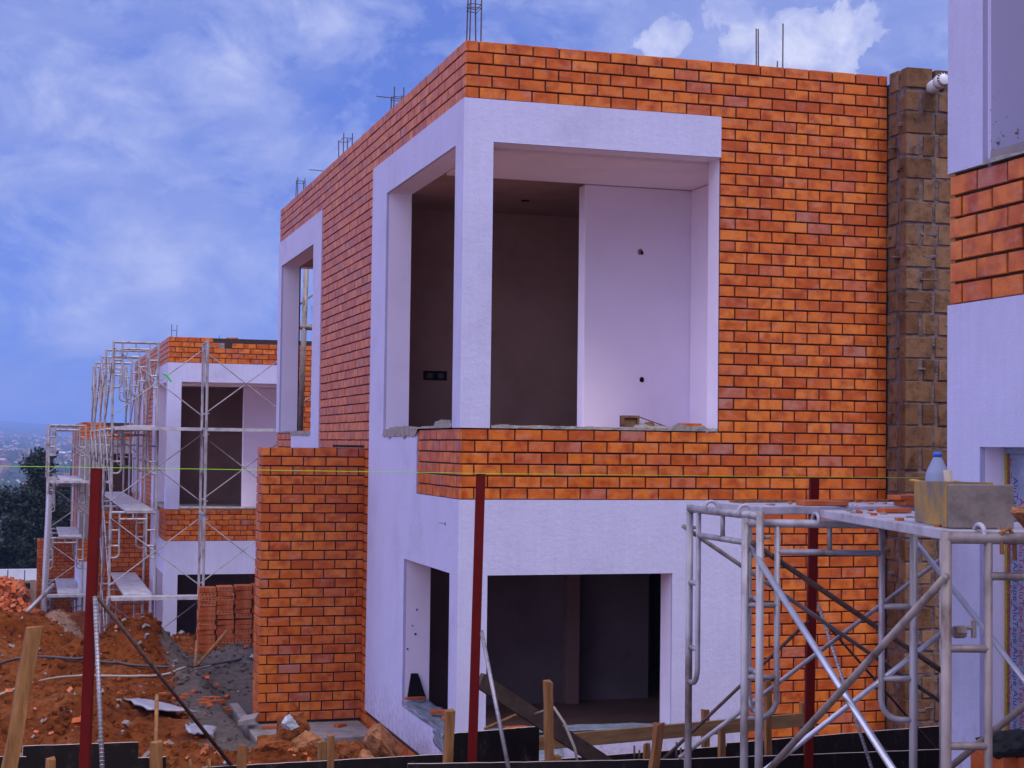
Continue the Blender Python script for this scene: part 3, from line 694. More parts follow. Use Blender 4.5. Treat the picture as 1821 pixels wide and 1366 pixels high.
m = MB(); c_ = z_(f3L,2.52)+Vector((.03,.0,0)); m.tube([c_, c_+Vector((.035,0,0))], .02, 8); m.tube([c_+Vector((.03,0,.012)), c_+Vector((.075,0,.012))], .006, 6); m.tube([c_+Vector((.07,0,-.02)), c_+Vector((.07,0,.035))], .009, 6); np_(m, 'brace_pin', STEELD)
p_ = f3L+(f3R-f3L).normalized()*.20
m = MB(); m.tube([p_+Vector((-.025,0,-.05)),p_+Vector((-.028,0,.02)),p_+Vector((0,0,.032)),p_+Vector((.02,0,.01)),p_+Vector((.022,0,-.07))], .007, 8); np_(m, 'tie_rope', WOOD)

m = MB(); rq = random.Random(17)
for i in range(90):
    t_ = rq.random(); u_ = rq.random()
    if rq.random() < .6: a_ = Vector((-.60,-8.385,0)).lerp(Vector((-.235,-6.82,0)), t_); b_ = Vector((-.10,-8.53,0)).lerp(Vector((.13,-6.93,0)), t_); zz = 2.846
    else: a_ = Vector((-.40,-6.60,0)).lerp(Vector((1.17,-6.36,0)), t_); b_ = Vector((-.38,-6.08,0)).lerp(Vector((1.17,-5.95,0)), t_); zz = 2.850
    c_ = a_.lerp(b_, .04+.9*u_); q_ = rq.uniform(.003,.014); w_ = rq.uniform(0,3)
    m.obox((c_.x,c_.y,zz+q_*.35), (q_*math.cos(w_),q_*math.sin(w_),0), (-q_*.7*math.sin(w_),q_*.7*math.cos(w_),0), (0,0,q_*.4), rq.randint(0,1))
tag(m.build('mortar_bits', [SPILL, LOOSE]), kind='stuff', label='mortar and brick bits strewn over the scaffold decks', cat='rubble')
# tub, bottle, tools on the platform
tz = 2.848
tub = thing('mortar_tub', (-.40,-8.1,tz), 'cut open yellowed plastic tub with torn flap on the close scaffold, holding a bottle', 'tub')
A, B_, Cc = Vector((-.402,-7.853,0)), Vector((-.548,-8.304,0)), Vector((-.40,-8.346,0)); Dd = A+(Cc-B_)
Q = [A, B_, Cc, Dd]
m = MB()
cen = (A+B_+Cc+Dd)/4; inner = [cen+(p-cen)*.95 for p in Q]; hts = [.142,.152,.150,.142]
bot = [cen+(p-cen)*.97 for p in Q]
for i in range(4):
    k = (i+1) % 4
    m.face([(bot[i].x,bot[i].y,tz),(bot[k].x,bot[k].y,tz),(Q[k].x,Q[k].y,tz+hts[k]),(Q[i].x,Q[i].y,tz+hts[i])], 0)
    m.face([(Q[i].x,Q[i].y,tz+hts[i]),(Q[k].x,Q[k].y,tz+hts[k]),(inner[k].x,inner[k].y,tz+hts[k]),(inner[i].x,inner[i].y,tz+hts[i])], 1)
    m.face([(inner[i].x,inner[i].y,tz+hts[i]),(inner[k].x,inner[k].y,tz+hts[k]),(inner[k].x,inner[k].y,tz+.03),(inner[i].x,inner[i].y,tz+.03)], 1)
m.face([(p.x,p.y,tz+.03) for p in inner], 1); m.face([(p.x,p.y,tz) for p in reversed(bot)], 1)
o = m.build('tub_body', [TUB, TUBG], tub); o.matrix_parent_inverse = Matrix.Translation(-Vector(tub.location))
m = MB(); e0, e1, e2 = A+Vector((-.01,.02,0)), Dd+Vector((.01,.02,0)), cen
V = []
for i in range(13):
    t = i/12; p = e0.lerp(e1, t); V += [(p.x, p.y, tz+.147+.008*noise.noise(Vector((t*5,1,0)))), (p.x-.02*math.sin(t*3), p.y-.10-.05*noise.noise(Vector((t*4,2,0))), tz+.139+.012*noise.noise(Vector((t*6,5,0))))]
m.poly(V, [(2*i,2*i+1,2*i+3,2*i+2) for i in range(12)])
o = m.build('torn_flap', TUB, tub); o.matrix_parent_inverse = Matrix.Translation(-Vector(tub.location)); sm_ = o.modifiers.new('solid','SOLIDIFY'); sm_.thickness = .004
m = MB(); g0_, g1_ = Vector((-.558,-8.335,0)), Vector((-.352,-8.396,0)); gd = (g1_-g0_).normalized(); gn = Vector((-gd.y,gd.x,0)); V = []
for zz, k_ in ((tz,.985),(tz+.04,1.),(tz+.10,1.),(tz+.144,.99)):
    cc_ = (g0_+g1_)/2+gn*.022; hl = (g1_-g0_).length/2*k_
    V += [(cc_-gd*hl-gn*.018), (cc_+gd*hl-gn*.018), (cc_+gd*hl+gn*.005), (cc_-gd*hl+gn*.005)]
    for q in range(4): V[-4+q] = Vector((V[-4+q].x, V[-4+q].y, zz+(.004*noise.noise(Vector((q,zz*30,1))) if zz > tz+.01 else 0)))
m.poly(V, [(4*i+k, 4*i+(k+1) % 4, 4*i+4+(k+1) % 4, 4*i+4+k) for i in range(3) for k in range(4)]+[(3,2,1,0),(12,13,14,15)])
single(m, 'cement_block', TUBG, 'grey cement crusted block standing at the right of the yellowed tub', 'block', bevel=.004)
bt = thing('plastic_bottle', (-.40,-7.98,tz+.031), 'cloudy plastic bottle with blue cap standing inside the mortar tub', 'bottle')
bp = at(1667,850,5.6)
def lathe(mb, c, prof_, n=20, sq=0):
    base = len(mb.v)
    for r_, z in prof_:
        for k in range(n):
            w = 2*math.pi*k/n; s_ = 1/(abs(math.cos(w))**4+abs(math.sin(w))**4)**.25 if sq else 1
            mb.v.append((c[0]+r_*s_*math.cos(w), c[1]+r_*s_*math.sin(w), z))
    for i in range(len(prof_)-1):
        for k in range(n): mb.f.append((base+i*n+k, base+i*n+(k+1) % n, base+(i+1)*n+(k+1) % n, base+(i+1)*n+k)); mb.m.append(0)
    mb.f.append(tuple(base+(len(prof_)-1)*n+k for k in range(n))); mb.m.append(0); mb.f.append(tuple(base+k for k in reversed(range(n)))); mb.m.append(0)
zt = at(1667,812,5.6).z
for nm, pr, mm in (('bottle_body', [(.036,tz+.033),(.042,tz+.05),(.041,zt-.062),(.036,zt-.048),(.016,zt-.006),(.014,zt-.001)], BOTTLE), ('bottle_cap', [(.016,zt-.001),(.016,zt+.014),(.010,zt+.017)], BLUECAP)):
    m = MB(); lathe(m, (bp.x,bp.y), pr); o = m.build(nm, mm, bt, True); o.matrix_parent_inverse = Matrix.Translation(-Vector(bt.location))
m = MB(); w0 = at(1690,870,5.45); m.tube([(w0.x,w0.y,tz+.032),(w0.x-.006,w0.y,tz+.10),at(1685,836,5.45)], [.011,.012,.015], 10)
single(m, 'tool_handle', wood_mat('pale handle', (.38,.29,.22), (.55,.45,.38)), 'pale wooden tool handle sticking out of the mortar tub', 'tool', smooth=True)
def brick_thing(c, rz, label, l=.22, w=.10, hgt=.05, tilt=0, name='brick', group=None):
    m = MB(); m.box(-l/2,l/2,-w/2,w/2,0,hgt); o = m.build(name, LOOSE, None, bevel=.003)
    o.location = c; o.rotation_euler = (tilt,0,rz); return tag(o, label, 'brick', group)
brick_thing(at(1590,926,6.5)*1, .1, 'thin broken brick piece lying on the front platform left of the tub', .13, .06, .018).location.z = tz
brick_thing(at(1612,905,7.3), .2, 'upper of two stacked brick pieces on the rear platform beside the tub', .15, .09, .022).location.z = 2.876
brick_thing(at(1622,905,7.3), .1, 'lower of two stacked brick pieces on the rear platform beside the tub', .14, .09, .024).location.z = 2.851
brick_thing(at(1462,912,7.15), -.05, 'flat brick slip lying mid way along the rear platform', .21, .10, .022).location.z = 2.851
m = MB(); m.bar((-.33,-6.14,2.857),(.55,-6.0,2.857), .05, .01); single(m, 'batten', WOODR, 'thin reddish batten lying along the rear scaffold platform', 'batten')
br_ = brick_thing(at(1830,944,5.05), .4, 'orange brick leaning at the right end of the front platform', .11, .08, .025); br_.data.materials[0] = ROCKP; br_.location.z = tz+.03; br_.rotation_euler = (0,.6,.4)

# ---------------------------------------------------------------- boundary posts, string, braces
def ground_z(x, y): return H(x, y)
def red_post(px, py, d, label):
    t = at(px, py, d); m = MB(); w = .0265; lean = .022*2
    b = Vector((t.x-.035, t.y, .95))
    m.bar(b, t, w*1.9, w*1.9, up=RT.cross(Vector((0,0,1))))
    o = m.build('steel_post', REDP, None, bevel=.002); center(m, o); return tag(o, label, 'post', 'red string line posts'), t
_, T1 = red_post(172,833,8.4, 'leftmost red steel post holding the string, rising before the red earth')
_, T2 = red_post(855,842,8.65, 'middle red steel post standing before the white corner of the large house')
_, T3 = red_post(1448,850,9.2, 'right red steel post behind the close scaffold, in front of the brick front')
m = MB(); s0 = at(-260,826,8.3); m.tube([s0, T1+Vector((0,-.03,.005)), T2+Vector((0,-.03,-.0)), T3+Vector((0,-.03,.005)), at(1655,850,9.4), at(1800,852,9.5)], .0017, 6)
single(m, 'string_line', STRING, 'taut yellow green builders line running across from post to post', 'string')
def rod(p, q, r, mm, name, label, cat, group=None, ribs=0):
    m = MB(); m.tube([p, q], r, 8)
    if ribs:
        p, q = Vector(p), Vector(q); n = int((q-p).length/ribs); d = (q-p).normalized()
        for i in range(n): c = p+d*ribs*i; m.tube([c-d*.002, c+d*.002], r*1.16, 8)
    return single(m, name, mm, label, cat, group, smooth=True)
rod(at(169,1062,8.32), at(183,1390,8.0), .0115, REBAR, 'rebar_prop', 'grey ribbed bar propped steeply against the leftmost red post', 'rebar', ribs=.02)
rod(at(172,1060,8.38), at(420,1372,9.5), .0115, RUST, 'rebar_prop', 'dark bar slanting right from the leftmost red post to the earth', 'rebar')
rod(at(856,1122,8.6), at(908,1385,8.25), .0115, REBAR, 'rebar_prop', 'grey bar leaning on the middle red post', 'rebar')
rod(at(1440,1102,9.15), at(1178,1352,8.9), .010, RUST, 'rebar_prop', 'dark bar slanting left from the right red post', 'rebar')
rod(at(1455,1075,9.15), at(1558,1390,8.6), .009, REBAR, 'rebar_prop', 'ribbed bar leaning right from the right red post', 'rebar', ribs=.02)
rod(at(1452,1090,9.25), at(1664,1332,10.2), .008, RUST, 'rebar_prop', 'thin rod running back from the right red post to the rear board', 'rebar')
m = MB(); m.bar(at(853,1210,8.8), at(1098,1372,9.55), .03, .085, up=UP); single(m, 'timber_prop', WOODD, 'long dark plank propped against the middle red post', 'plank')
m = MB(); m.tube([at(952,1270,9.0), at(985,1258,8.75), at(1003,1285,8.72), at(1022,1330,8.7), at(1030,1372,8.7)], .008, 8); single(m, 'white_cable', HOSEW, 'pale cable looped over the stake in front of the dark room', 'cable', smooth=True)
rod(at(862,1296,9.3), at(934,1264,9.5), .009, WOOD, 'stick', 'thin pale stick poking up from the black board by the middle red post', 'stick')

# ---------------------------------------------------------------- formwork boards and stakes
def board(p, q, hgt, label, th=.018, name='formwork_board', mats=None):
    """black film-faced ply on edge between two top corners"""
    p, q = Vector(p), Vector(q); d = (q-p).normalized(); nrm = d.cross(Vector((0,0,1))).normalized()
    o = bpy.data.objects.new(name, None); m = MB()
    P_ = [p, q, q+nrm*th, p+nrm*th]
    top_ = [x for x in P_]; n = 24; V = []
    for i in range(n+1):
        x = p.lerp(q, i/n); j = .0025*noise.noise(Vector((i*.9, p.x*3, 1))); x = x+Vector((0,0,j))
        V += [x, x+nrm*th, x+nrm*th-Vector((0,0,hgt)), x-Vector((0,0,hgt))]
    bpy.data.objects.remove(o)
    m.poly(V, [(4*i,4*i+4,4*i+5,4*i+1) for i in range(n)], 1)
    m.poly(V, [(4*i+3,4*i+7,4*i+4,4*i) for i in range(n)], 0); m.poly(V, [(4*i+1,4*i+5,4*i+6,4*i+2) for i in range(n)], 0)
    m.poly(V, [(0,1,2,3)], 1); m.poly(V, [(4*n,4*n+3,4*n+2,4*n+1)], 1)
    o = m.build(name, mats or [FILM, PLYEDGE]); center(m, o); return tag(o, label, 'board', 'formwork boards')
board(at(40,1326,8.9), at(245,1319,9.2), .36, 'short scuffed black board at lower left behind the leftmost red post')
board(at(798,1304,9.0), at(956,1291,9.3), .30, 'raised black board directly behind the middle red post', .02)
board(at(360,1364,9.4), at(800,1340,9.9), .34, 'long black board below the orange rocks')
board(at(725,1358,8.4), at(1215,1349,8.55), .30, 'front black board along the bottom edge below the dark room')
board(at(1215,1349,8.9), at(1700,1331,9.5), .36, 'front black board behind the legs of the close scaffold')
board(at(955,1352,9.9), at(1290,1326,10.3), .30, 'rear black board across the trench from the white sill')
board(at(1290,1321,10.4), at(1700,1288,10.9), .36, 'rear black board in front of the brown block wall')
board(at(-60,1345,8.6), at(46,1345,8.75), .34, 'black board stub at the lower left corner')
board(at(245,1347,9.25), at(295,1345,9.3), .3, 'small black board piece beside the thick stake')
m = MB(); m.bar(at(950,1322,10.2), at(1436,1279,11.0), .03, .09, up=(0,0,1)); single(m, 'timber_rail', wood_mat('rough sawn rail', (.14,.07,.032), (.29,.165,.08), (3,3,20)), 'rough brown timber rail crossing in front of the white wall', 'timber', bevel=.003)
def stake(tpx, tpy, bpx, d, w, label, mm=None, dep=None, zb=.9, tw=.02):
    t = at(tpx, tpy, d); b_ = at(bpx, 1366, dep or d); k = (t.z-zb)/(t.z-b_.z); b_ = t+(b_-t)*k
    m = MB(); n = 7; V = []
    a0 = RT.copy(); f0 = FW.copy(); rn = random.Random(int(tpx))
    for i in range(n+1):
        c = b_.lerp(t, i/n)+RT*rn.uniform(-.003,.003); s_ = w/2*(1+rn.uniform(-.06,.06)); ang = .35+i*tw
        ax = (RT*math.cos(ang)+f0*math.sin(ang))*s_; ay = (f0*math.cos(ang)-RT*math.sin(ang))*s_*.8
        V += [c-ax-ay, c+ax-ay, c+ax+ay, c-ax+ay]
    for q in range(4): V[-4+q] = V[-4+q]+Vector((0,0,rn.uniform(-.008,.008)))
    m.poly(V, [(4*i+k_, 4*i+(k_+1) % 4, 4*i+4+(k_+1) % 4, 4*i+4+k_) for i in range(n) for k_ in range(4)]+[tuple(range(4*n,4*n+4))])
    return single(m, 'wooden_stake', mm or WOOD, label, 'stake', 'wooden stakes of the formwork', bevel=.0025)
stake(62,1113,16,6.0,.054,'thick blurred stake leaning at the far left foreground')
stake(801,1263,796,8.6,.046,'stake right of the raised black board\'s left end, under the white corner')
stake(974,1212,978,8.6,.043,'tall pale stake with the cable looped over it, before the dark room')
stake(1173,1286,1163,8.4,.046,'reddish stake standing before the rail near the white jamb',WOODR)
stake(1254,1262,1256,10.9,.048,'stake behind the rail between the jamb and the close scaffold')
stake(1283,1292,1283,10.0,.040,'stake in front of the rail beside the scaffold leg')
stake(1365,1210,1366,10.2,.042,'stake seen through the close scaffold against the brick front')
stake(1428,1248,1428,11.0,.044,'stake half hidden behind the right red post')
stake(1150,1322,1148,10.0,.034,'short stake propping the rail from the trench')
stake(278,1319,278,8.9,.062,'thick split topped stake with a thin peg, at lower left')
stake(431,1325,430,9.35,.048,'stake in front of the long black board by the steel sheet')
stake(572,1318,572,9.9,.044,'shorter of two paired stakes below the porch slab')
stake(589,1306,587,9.3,.036,'taller of two paired stakes below the porch slab')
stake(91,1349,90,8.3,.044,'stub of a pale stake in front of the short black board')
stake(1679,1264,1679,10.9,.03,'orange painted stake beside the block wall foot',simple('orange paint wood', (.42,.12,.03), .7))
m = MB(); m.obox(at(985,1352,8.62), (.03,0,0), (0,.03,0), (.006,0,.025)); single(m, 'wood_offcut', WOODR, 'wood offcut nailed to the pale stake', 'wood')
rod(at(279,1236,9.6), at(277,1322,9.3), .012, WOOD, 'peg', 'thin grey peg stuck upright in the earth behind the thick stake', 'peg')
for px, a_, lab in ((1128,1326,'first'),(1137,1334,'second'),(1155,1322,'third'),(1203,1320,'fourth'),(1211,1330,'fifth')):
    rod(at(px,a_,9.3), at(px,1362,9.3), .006, RUST, 'rebar_stub', 'short rusty bar end standing in the trench between the boards', 'rebar', 'rebar stubs in the trench')
for px in (338, 372):
    rod(at(px,1350,9.3), at(px+2,1375,9.3), .009, WOOD, 'peg', 'small wooden peg poking up behind the long black board', 'peg', 'small pegs')

# ---------------------------------------------------------------- sheets, rocks, bricks, bags
def cloth(pts, nu, nv, amp, seed, name, mm, label, cat, th=.004, freq=9):
    a, b, c, d = [Vector(p) for p in pts]; m = MB(); nrm = (b-a).cross(d-a).normalized(); V = []
    for j in range(nv+1):
        for i in range(nu+1):
            u, v = i/nu, j/nv; p = a*(1-u)*(1-v)+b*u*(1-v)+c*u*v+d*(1-u)*v
            V.append(p+nrm*amp*fbm(u*freq*.5+seed, v*freq*.5, seed, 4))
    m.poly(V, [(j*(nu+1)+i, j*(nu+1)+i+1, (j+1)*(nu+1)+i+1, (j+1)*(nu+1)+i) for j in range(nv) for i in range(nu)])
    o = m.build(name, mm, None, True); center(m, o); s_ = o.modifiers.new('solid', 'SOLIDIFY'); s_.thickness = th
    return tag(o, label, cat)
cloth([(-.035,.30,.655),(-.03,1.97,.668),(.252,1.96,.668),(.252,.30,.655)], 26, 10, .022, 3, 'plastic_sheet', SHEET, 'crumpled bluish plastic sheet on the sill of the left ground floor opening', 'sheet')
cloth([(-.045,.62,.665),(-.05,.28,.66),(-.05,.25,.50),(-.045,.60,.53)], 8, 6, .02, 8, 'plastic_sheet', SHEET, 'corner of plastic sheet hanging down below the left ground floor sill', 'sheet')
cloth([(.30,-.03,.70),(1.89,-.03,.70),(1.89,.25,.70),(.30,.25,.70)], 26, 8, .02, 5, 'plastic_sheet', SHEET, 'crumpled bluish plastic sheet on the sill of the dark front opening', 'sheet')
cloth([(.25,-.35,.42),(.85,-.30,.42),(.9,-.05,.62),(.28,-.05,.62)], 14, 8, .03, 6, 'plastic_sheet', SHEET, 'blue plastic sheet slumped below the rail in front of the dark room', 'sheet')
cloth([(.03,1.965,.70),(.215,1.965,.70),(.135,1.985,.93),(.07,1.985,.93)], 6, 6, .01, 12, 'black_cloth', BLACK, 'black cloth scrap against the far jamb of the left ground floor opening', 'cloth', .006)
brick_thing((.1,1.93,.695), .05, 'brick slip at the far end of the plastic covered sill', .2,.06,.02)
brick_thing((.16,1.15,.685), -.2, 'brick slip in the middle of the plastic covered sill', .2,.09,.03)
brick_thing((.18,.80,.685), -.1, 'brick slip at the near end of the plastic covered sill, by the stake', .2,.09,.03)
brick_thing((.52,.02,.715), .1, 'brick slip on the plastic of the dark front opening', .2,.09,.03)
# balcony floor clutter
def hollow_block(c, rz):
    m = MB(); L, W, Hh, t = .165, .06, .10, .022
    m.box(-L/2,L/2,-W/2,W/2,0,t); m.box(-L/2,L/2,-W/2,W/2,Hh-t,Hh); m.box(-L/2,-L/2+t,-W/2,W/2,t,Hh-t); m.box(L/2-t,L/2,-W/2,W/2,t,Hh-t); m.box(-L/2+t,L/2-t,-W/2+.02,W/2,t,Hh-t)
    o = m.build('hollow_block', BLOCK, None, bevel=.003); o.location = c; o.rotation_euler = (0,0,rz); return tag(o, 'brown hollow block standing on the balcony sill', 'block')
hollow_block((1.55,.13,3.275), .05)
def rock(c, r, label, mm=ROCKM, sq=(1,1,1), seed=1, group=None, name='rock', cat='rock', sub=3, amp=.5):
    import bmesh
    if name in ('rock', 'plastic_bag', 'block_lump'):
        rn_ = random.Random(seed*13+1); bm = bmesh.new()
        for _ in range(13 if name == 'rock' else 18):
            v_ = Vector((rn_.gauss(0,1), rn_.gauss(0,1), rn_.gauss(.1,1))).normalized()*rn_.uniform(.75,1.25)
            bm.verts.new((v_.x*sq[0]*r, v_.y*sq[1]*r, v_.z*sq[2]*r))
        res = bmesh.ops.convex_hull(bm, input=list(bm.verts)); bmesh.ops.delete(bm, geom=[e for e in res['geom_interior'] if isinstance(e, bmesh.types.BMVert)], context='VERTS')
        bmesh.ops.subdivide_edges(bm, edges=list(bm.edges), cuts=3, use_grid_fill=True); bmesh.ops.triangulate(bm, faces=list(bm.faces))
        k_ = .11 if name == 'rock' else .28
        for v in bm.verts: v.co += v.co.normalized()*r*k_*(noise.noise(v.co*(2.2/r)+Vector((seed,0,0)))+.5*noise.noise(v.co*(6/r)+Vector((0,seed,0))))
        me = bpy.data.meshes.new(name); bm.to_mesh(me); bm.free(); me.materials.append(mm)
        o = bpy.data.objects.new(name, me); COL.objects.link(o); o.location = c; o.rotation_euler = (0,0,seed)
        return tag(o, label, cat, group)
    bm = bmesh.new(); bmesh.ops.create_icosphere(bm, subdivisions=sub, radius=1)
    for v in bm.verts:
        n_ = v.co.normalized(); k = 1+amp*noise.noise(n_*1.3+Vector((seed*7.1,seed,0)))+.22*noise.noise(n_*3.5+Vector((seed,0,seed*3)))+.08*noise.noise(n_*9+Vector((seed,5,0)))
        v.co = Vector((n_.x*sq[0], n_.y*sq[1], n_.z*sq[2]))*k*r
    me = bpy.data.meshes.new(name); bm.to_mesh(me); bm.free(); me.materials.append(mm)
    o = bpy.data.objects.new(name, me); COL.objects.link(o); o.location = c; o.rotation_euler = (0,0,seed)
    return tag(o, label, cat, group)
rock((1.74,.16,3.295), .04, 'broken block lump beside the hollow block on the balcony sill', BLOCK, (1.3,1,1), 5, None, 'block_lump', 'block')
brick_thing((2.10,.10,3.265), -.05, 'perforated brick lying at the right end of the balcony sill', .2,.09,.05)
brick_thing((1.84,.08,3.262), .3, 'small brick chip on the balcony sill', .12,.06,.015)
rod((1.62,.13,3.37), (1.92,.1,3.27), .005, RUST, 'wire', 'thin wire slanting down beside the hollow block on the balcony', 'wire')
RL = [(520,1316,14.7,.25,(1,.9,1.2),'large pointed red rock under the clear plastic below the porch slab'),(494,1338,14.3,.17,(1.2,1,.8),'flat split red rock at the left of the rock heap'),
      (550,1338,14.4,.22,(1.3,1,.85),'broad red rock at the right of the rock heap'),(478,1322,14.6,.13,(1,1,.9),'dark red rock at the back left of the rock heap'),
      (608,1338,14.2,.12,(1,1,.9),'small red rock just right of the paired stakes'),(632,1336,14.1,.13,(1.1,1,.9),'middle sized red rock between the paired stakes and the plinth'),
      (672,1326,14.2,.19,(1.05,1,1.1),'large pale orange rock against the brick plinth'),(650,1346,14.0,.08,(1,1,.8),'whitish red rock beside the large pale orange rock'),
      (455,1338,14.5,.10,(1.3,1,.6),'low red rock at the left edge of the rock heap')]
for i, (px, py, d, r, sq, lab) in enumerate(RL): rock(at(px,py,d), r, lab, ROCKP if i in (2,6,7) else ROCKM, sq, i+2, 'red rocks below the porch')
def bag(c, r, label, mm, sq, seed, name='plastic_bag'):
    return rock(c, r, label, mm, sq, seed, None, name, 'bag', 3, .8)
bag(at(515,1287,14.33), .085, 'crumpled clear plastic draped on the large pointed rock', BAG, (1.15,.8,.95), 23)
bag(at(447,1174,21.2), .10, 'white plastic bag on the ground at the corner of the brick porch wall', BAG, (.8,.6,1), 14)
cloth([at(218,1243,17.3), at(262,1246,17.7), at(352,1268,16.9), at(262,1262,16.6)], 10, 6, .03, 9, 'steel_sheet', STEELSH, 'long grey steel sheet half buried in the red earth', 'sheet', .02)
cloth([at(328,1290,15.9), at(385,1295,16.2), at(378,1308,15.8), at(335,1306,15.6)], 8, 6, .03, 4, 'steel_sheet', STEELSH, 'small rounded grey sheet lying in the earth hollow', 'sheet', .02)
m = MB(); c = at(442,1279,16.6); m.obox(c, RT*.09+Vector((0,0,.02)), FW*.14, Vector((0,0,.022))); single(m, 'concrete_offcut', CONC, 'flat concrete offcut tilted beside the porch slab', 'slab', bevel=.004)
for i, (x, y, lab) in enumerate(((-1.0,3.72,'brick chip on the left end of the porch slab'),(-.78,3.75,'longer brick chip on the porch slab near its left end'),(-.28,3.68,'small red chip on the porch slab near the plinth'))):
    brick_thing((x,y,.157), .3*i, lab, (.16,.2,.13)[i], .07, .028)
CHIP = None
rn = random.Random(5)
CHPS = [(392,1214,.5),(404,1203,1.1),(372,1226,.1),(384,1230,.2),(398,1231,-.1),(410,1232,.3),(420,1229,0),(360,1236,.1),(330,1222,.4),(318,1234,.3),(290,1222,-.2),(345,1218,.9),(376,1240,.1),(224,1220,.3),(412,1222,.8),(388,1236,.1),(402,1238,-.2),(366,1243,.2)]
for i, (px, py, a) in enumerate(CHPS):
    d = 2.86*F/(py-785); p = at(px, py, d)
    o = brick_thing((p.x,p.y,H(p.x,p.y)+.004), a+rn.uniform(-.3,.3), 'small orange brick chip scattered on the grey ground left of the porch wall', rn.uniform(.08,.16), .05, .025, 0, 'brick_chip', 'brick chips on the grey ground')
# brick stack: every brick its own thing
sb = MB(); L, W, Hh = .23, .11, .062
sb.box(-L/2,L/2,-W/2,W/2,0,Hh,0)
for k in range(4): sb.tube([(-.072+.048*k,-W/2-.0015,Hh*.5),(-.072+.048*k,-W/2+.004,Hh*.5)], .0095, 8, 1)
bs = tag(sb.build('brick', [LOOSE, BLACK], None), 'orange perforated brick in the tall stack behind the brick porch wall', 'brick', 'bricks of the tall stack')
first = True; g0 = at(362,1152,22.6); zg = H(-.8, 10.15)-.02
for row in range(14):
    for colu in range(4):
        x = -1.0+.25*colu+rn.uniform(-.012,.012)
        for dep in range(2):
            o = bs if first else bs.copy()
            if not first: COL.objects.link(o)
            first = False
            o.location = (x, 10.05+dep*.125+rn.uniform(-.012,.012), zg+row*(Hh+.004)+.012*colu*(row > 6)+rn.uniform(0,.004)); o.rotation_euler = (rn.uniform(-.03,.03), rn.uniform(-.03,.03), rn.uniform(-.10,.10)+(math.pi if rn.random() < .62 else 0)); o.scale = (rn.uniform(.93,1.04), 1, 1)
m = MB()
for i in range(420):
    u, v = rn.gauss(0,1), rn.gauss(0,1); x, y = -4.0+u*.75, 33.5+v*2.6
    if x > -3.15: continue
    z = H(x,y)+.55*math.exp(-(u*u+v*v)*.4)*rn.random()+.02
    a = [Vector((rn.gauss(0,1),rn.gauss(0,1),rn.gauss(0,1))).normalized() for _ in range(2)]; e1 = a[0]; e2 = e1.cross(a[1]).normalized(); e3 = e1.cross(e2)
    m.obox((x,y,z), e1*rn.uniform(.06,.13), e2*.06, e3*.045)
tag(m.build('brick_rubble', LOOSE), kind='stuff', label='heap of broken orange bricks left of the small far scaffold', cat='rubble')
m = MB()
for i in range(90):
    x, y = -1.9+rn.gauss(.25,.35), 12.2+rn.gauss(0,.6)
    e1 = Vector((rn.gauss(0,1),rn.gauss(0,1),rn.gauss(0,.4))).normalized(); e2 = e1.orthogonal().normalized(); e3 = e1.cross(e2)
    m.obox((x,y,H(x,y)+.05), e1*rn.uniform(.06,.12), e2*.05, e3*.03)
tag(m.build('brick_rubble', LOOSE), kind='stuff', label='loose brick rubble beside the red mound left of the tall brick stack', cat='rubble')
m = MB()   # clods and stones of the earth heaps
for i in range(5200):
    x, y = rn.uniform(-5,-.2), rn.uniform(.5,15)
    if rn.random() < .5: cx, cy, h_, sx, sy = rn.choice(MOUNDS); x, y = rn.gauss(cx,sx*.8), rn.gauss(cy,sy*.8)
    if x > -1.3 and 2.9 < y < 7: continue
    if x > -.05 or x < -6 or y < -2: continue
    s_ = .008+.035*rn.random()**3; z = H(x,y)+s_*.2
    e1 = Vector((rn.gauss(0,1),rn.gauss(0,1),rn.gauss(0,1))).normalized(); e2 = e1.orthogonal(); e3 = e1.cross(e2)
    V = [Vector((x,y,z))+(e1*a+e2*b+e3*c)*s_*rn.uniform(.7,1.25) for a, b, c in ((1,0,0),(-1,0,0),(0,1,0),(0,-1,0),(0,0,1),(0,0,-1))]
    m.poly(V, [(0,2,4),(2,1,4),(1,3,4),(3,0,4),(2,0,5),(1,2,5),(3,1,5),(0,3,5)])
tag(m.build('soil_clods', SOIL), kind='stuff', label='clods and stones strewn over the red earth heaps', cat='clods')
m = MB()
for i in range(520):
    cx, cy, h_, sx, sy = rn.choice(MOUNDS); x, y = (rn.gauss(cx,sx*1.1), rn.gauss(cy,sy*1.1)) if rn.random() < .6 else (rn.uniform(-4.8,-1.2), rn.uniform(1,14))
    if x > -.4 or y < -1 or (x > -1.3 and 3 < y < 6.5): continue
    s_ = .012+.04*rn.random()**3; e1 = Vector((rn.gauss(0,1),rn.gauss(0,1),rn.gauss(0,.5))).normalized(); e2 = e1.orthogonal().normalized(); e3 = e1.cross(e2)
    m.obox((x,y,H(x,y)+s_*.3), e1*s_, e2*s_*.6, e3*s_*.4, rn.randint(0,1))
tag(m.build('scattered_rubble', [LOOSE, SANDG]), kind='stuff', label='small brick and mortar bits scattered over the earth', cat='rubble')
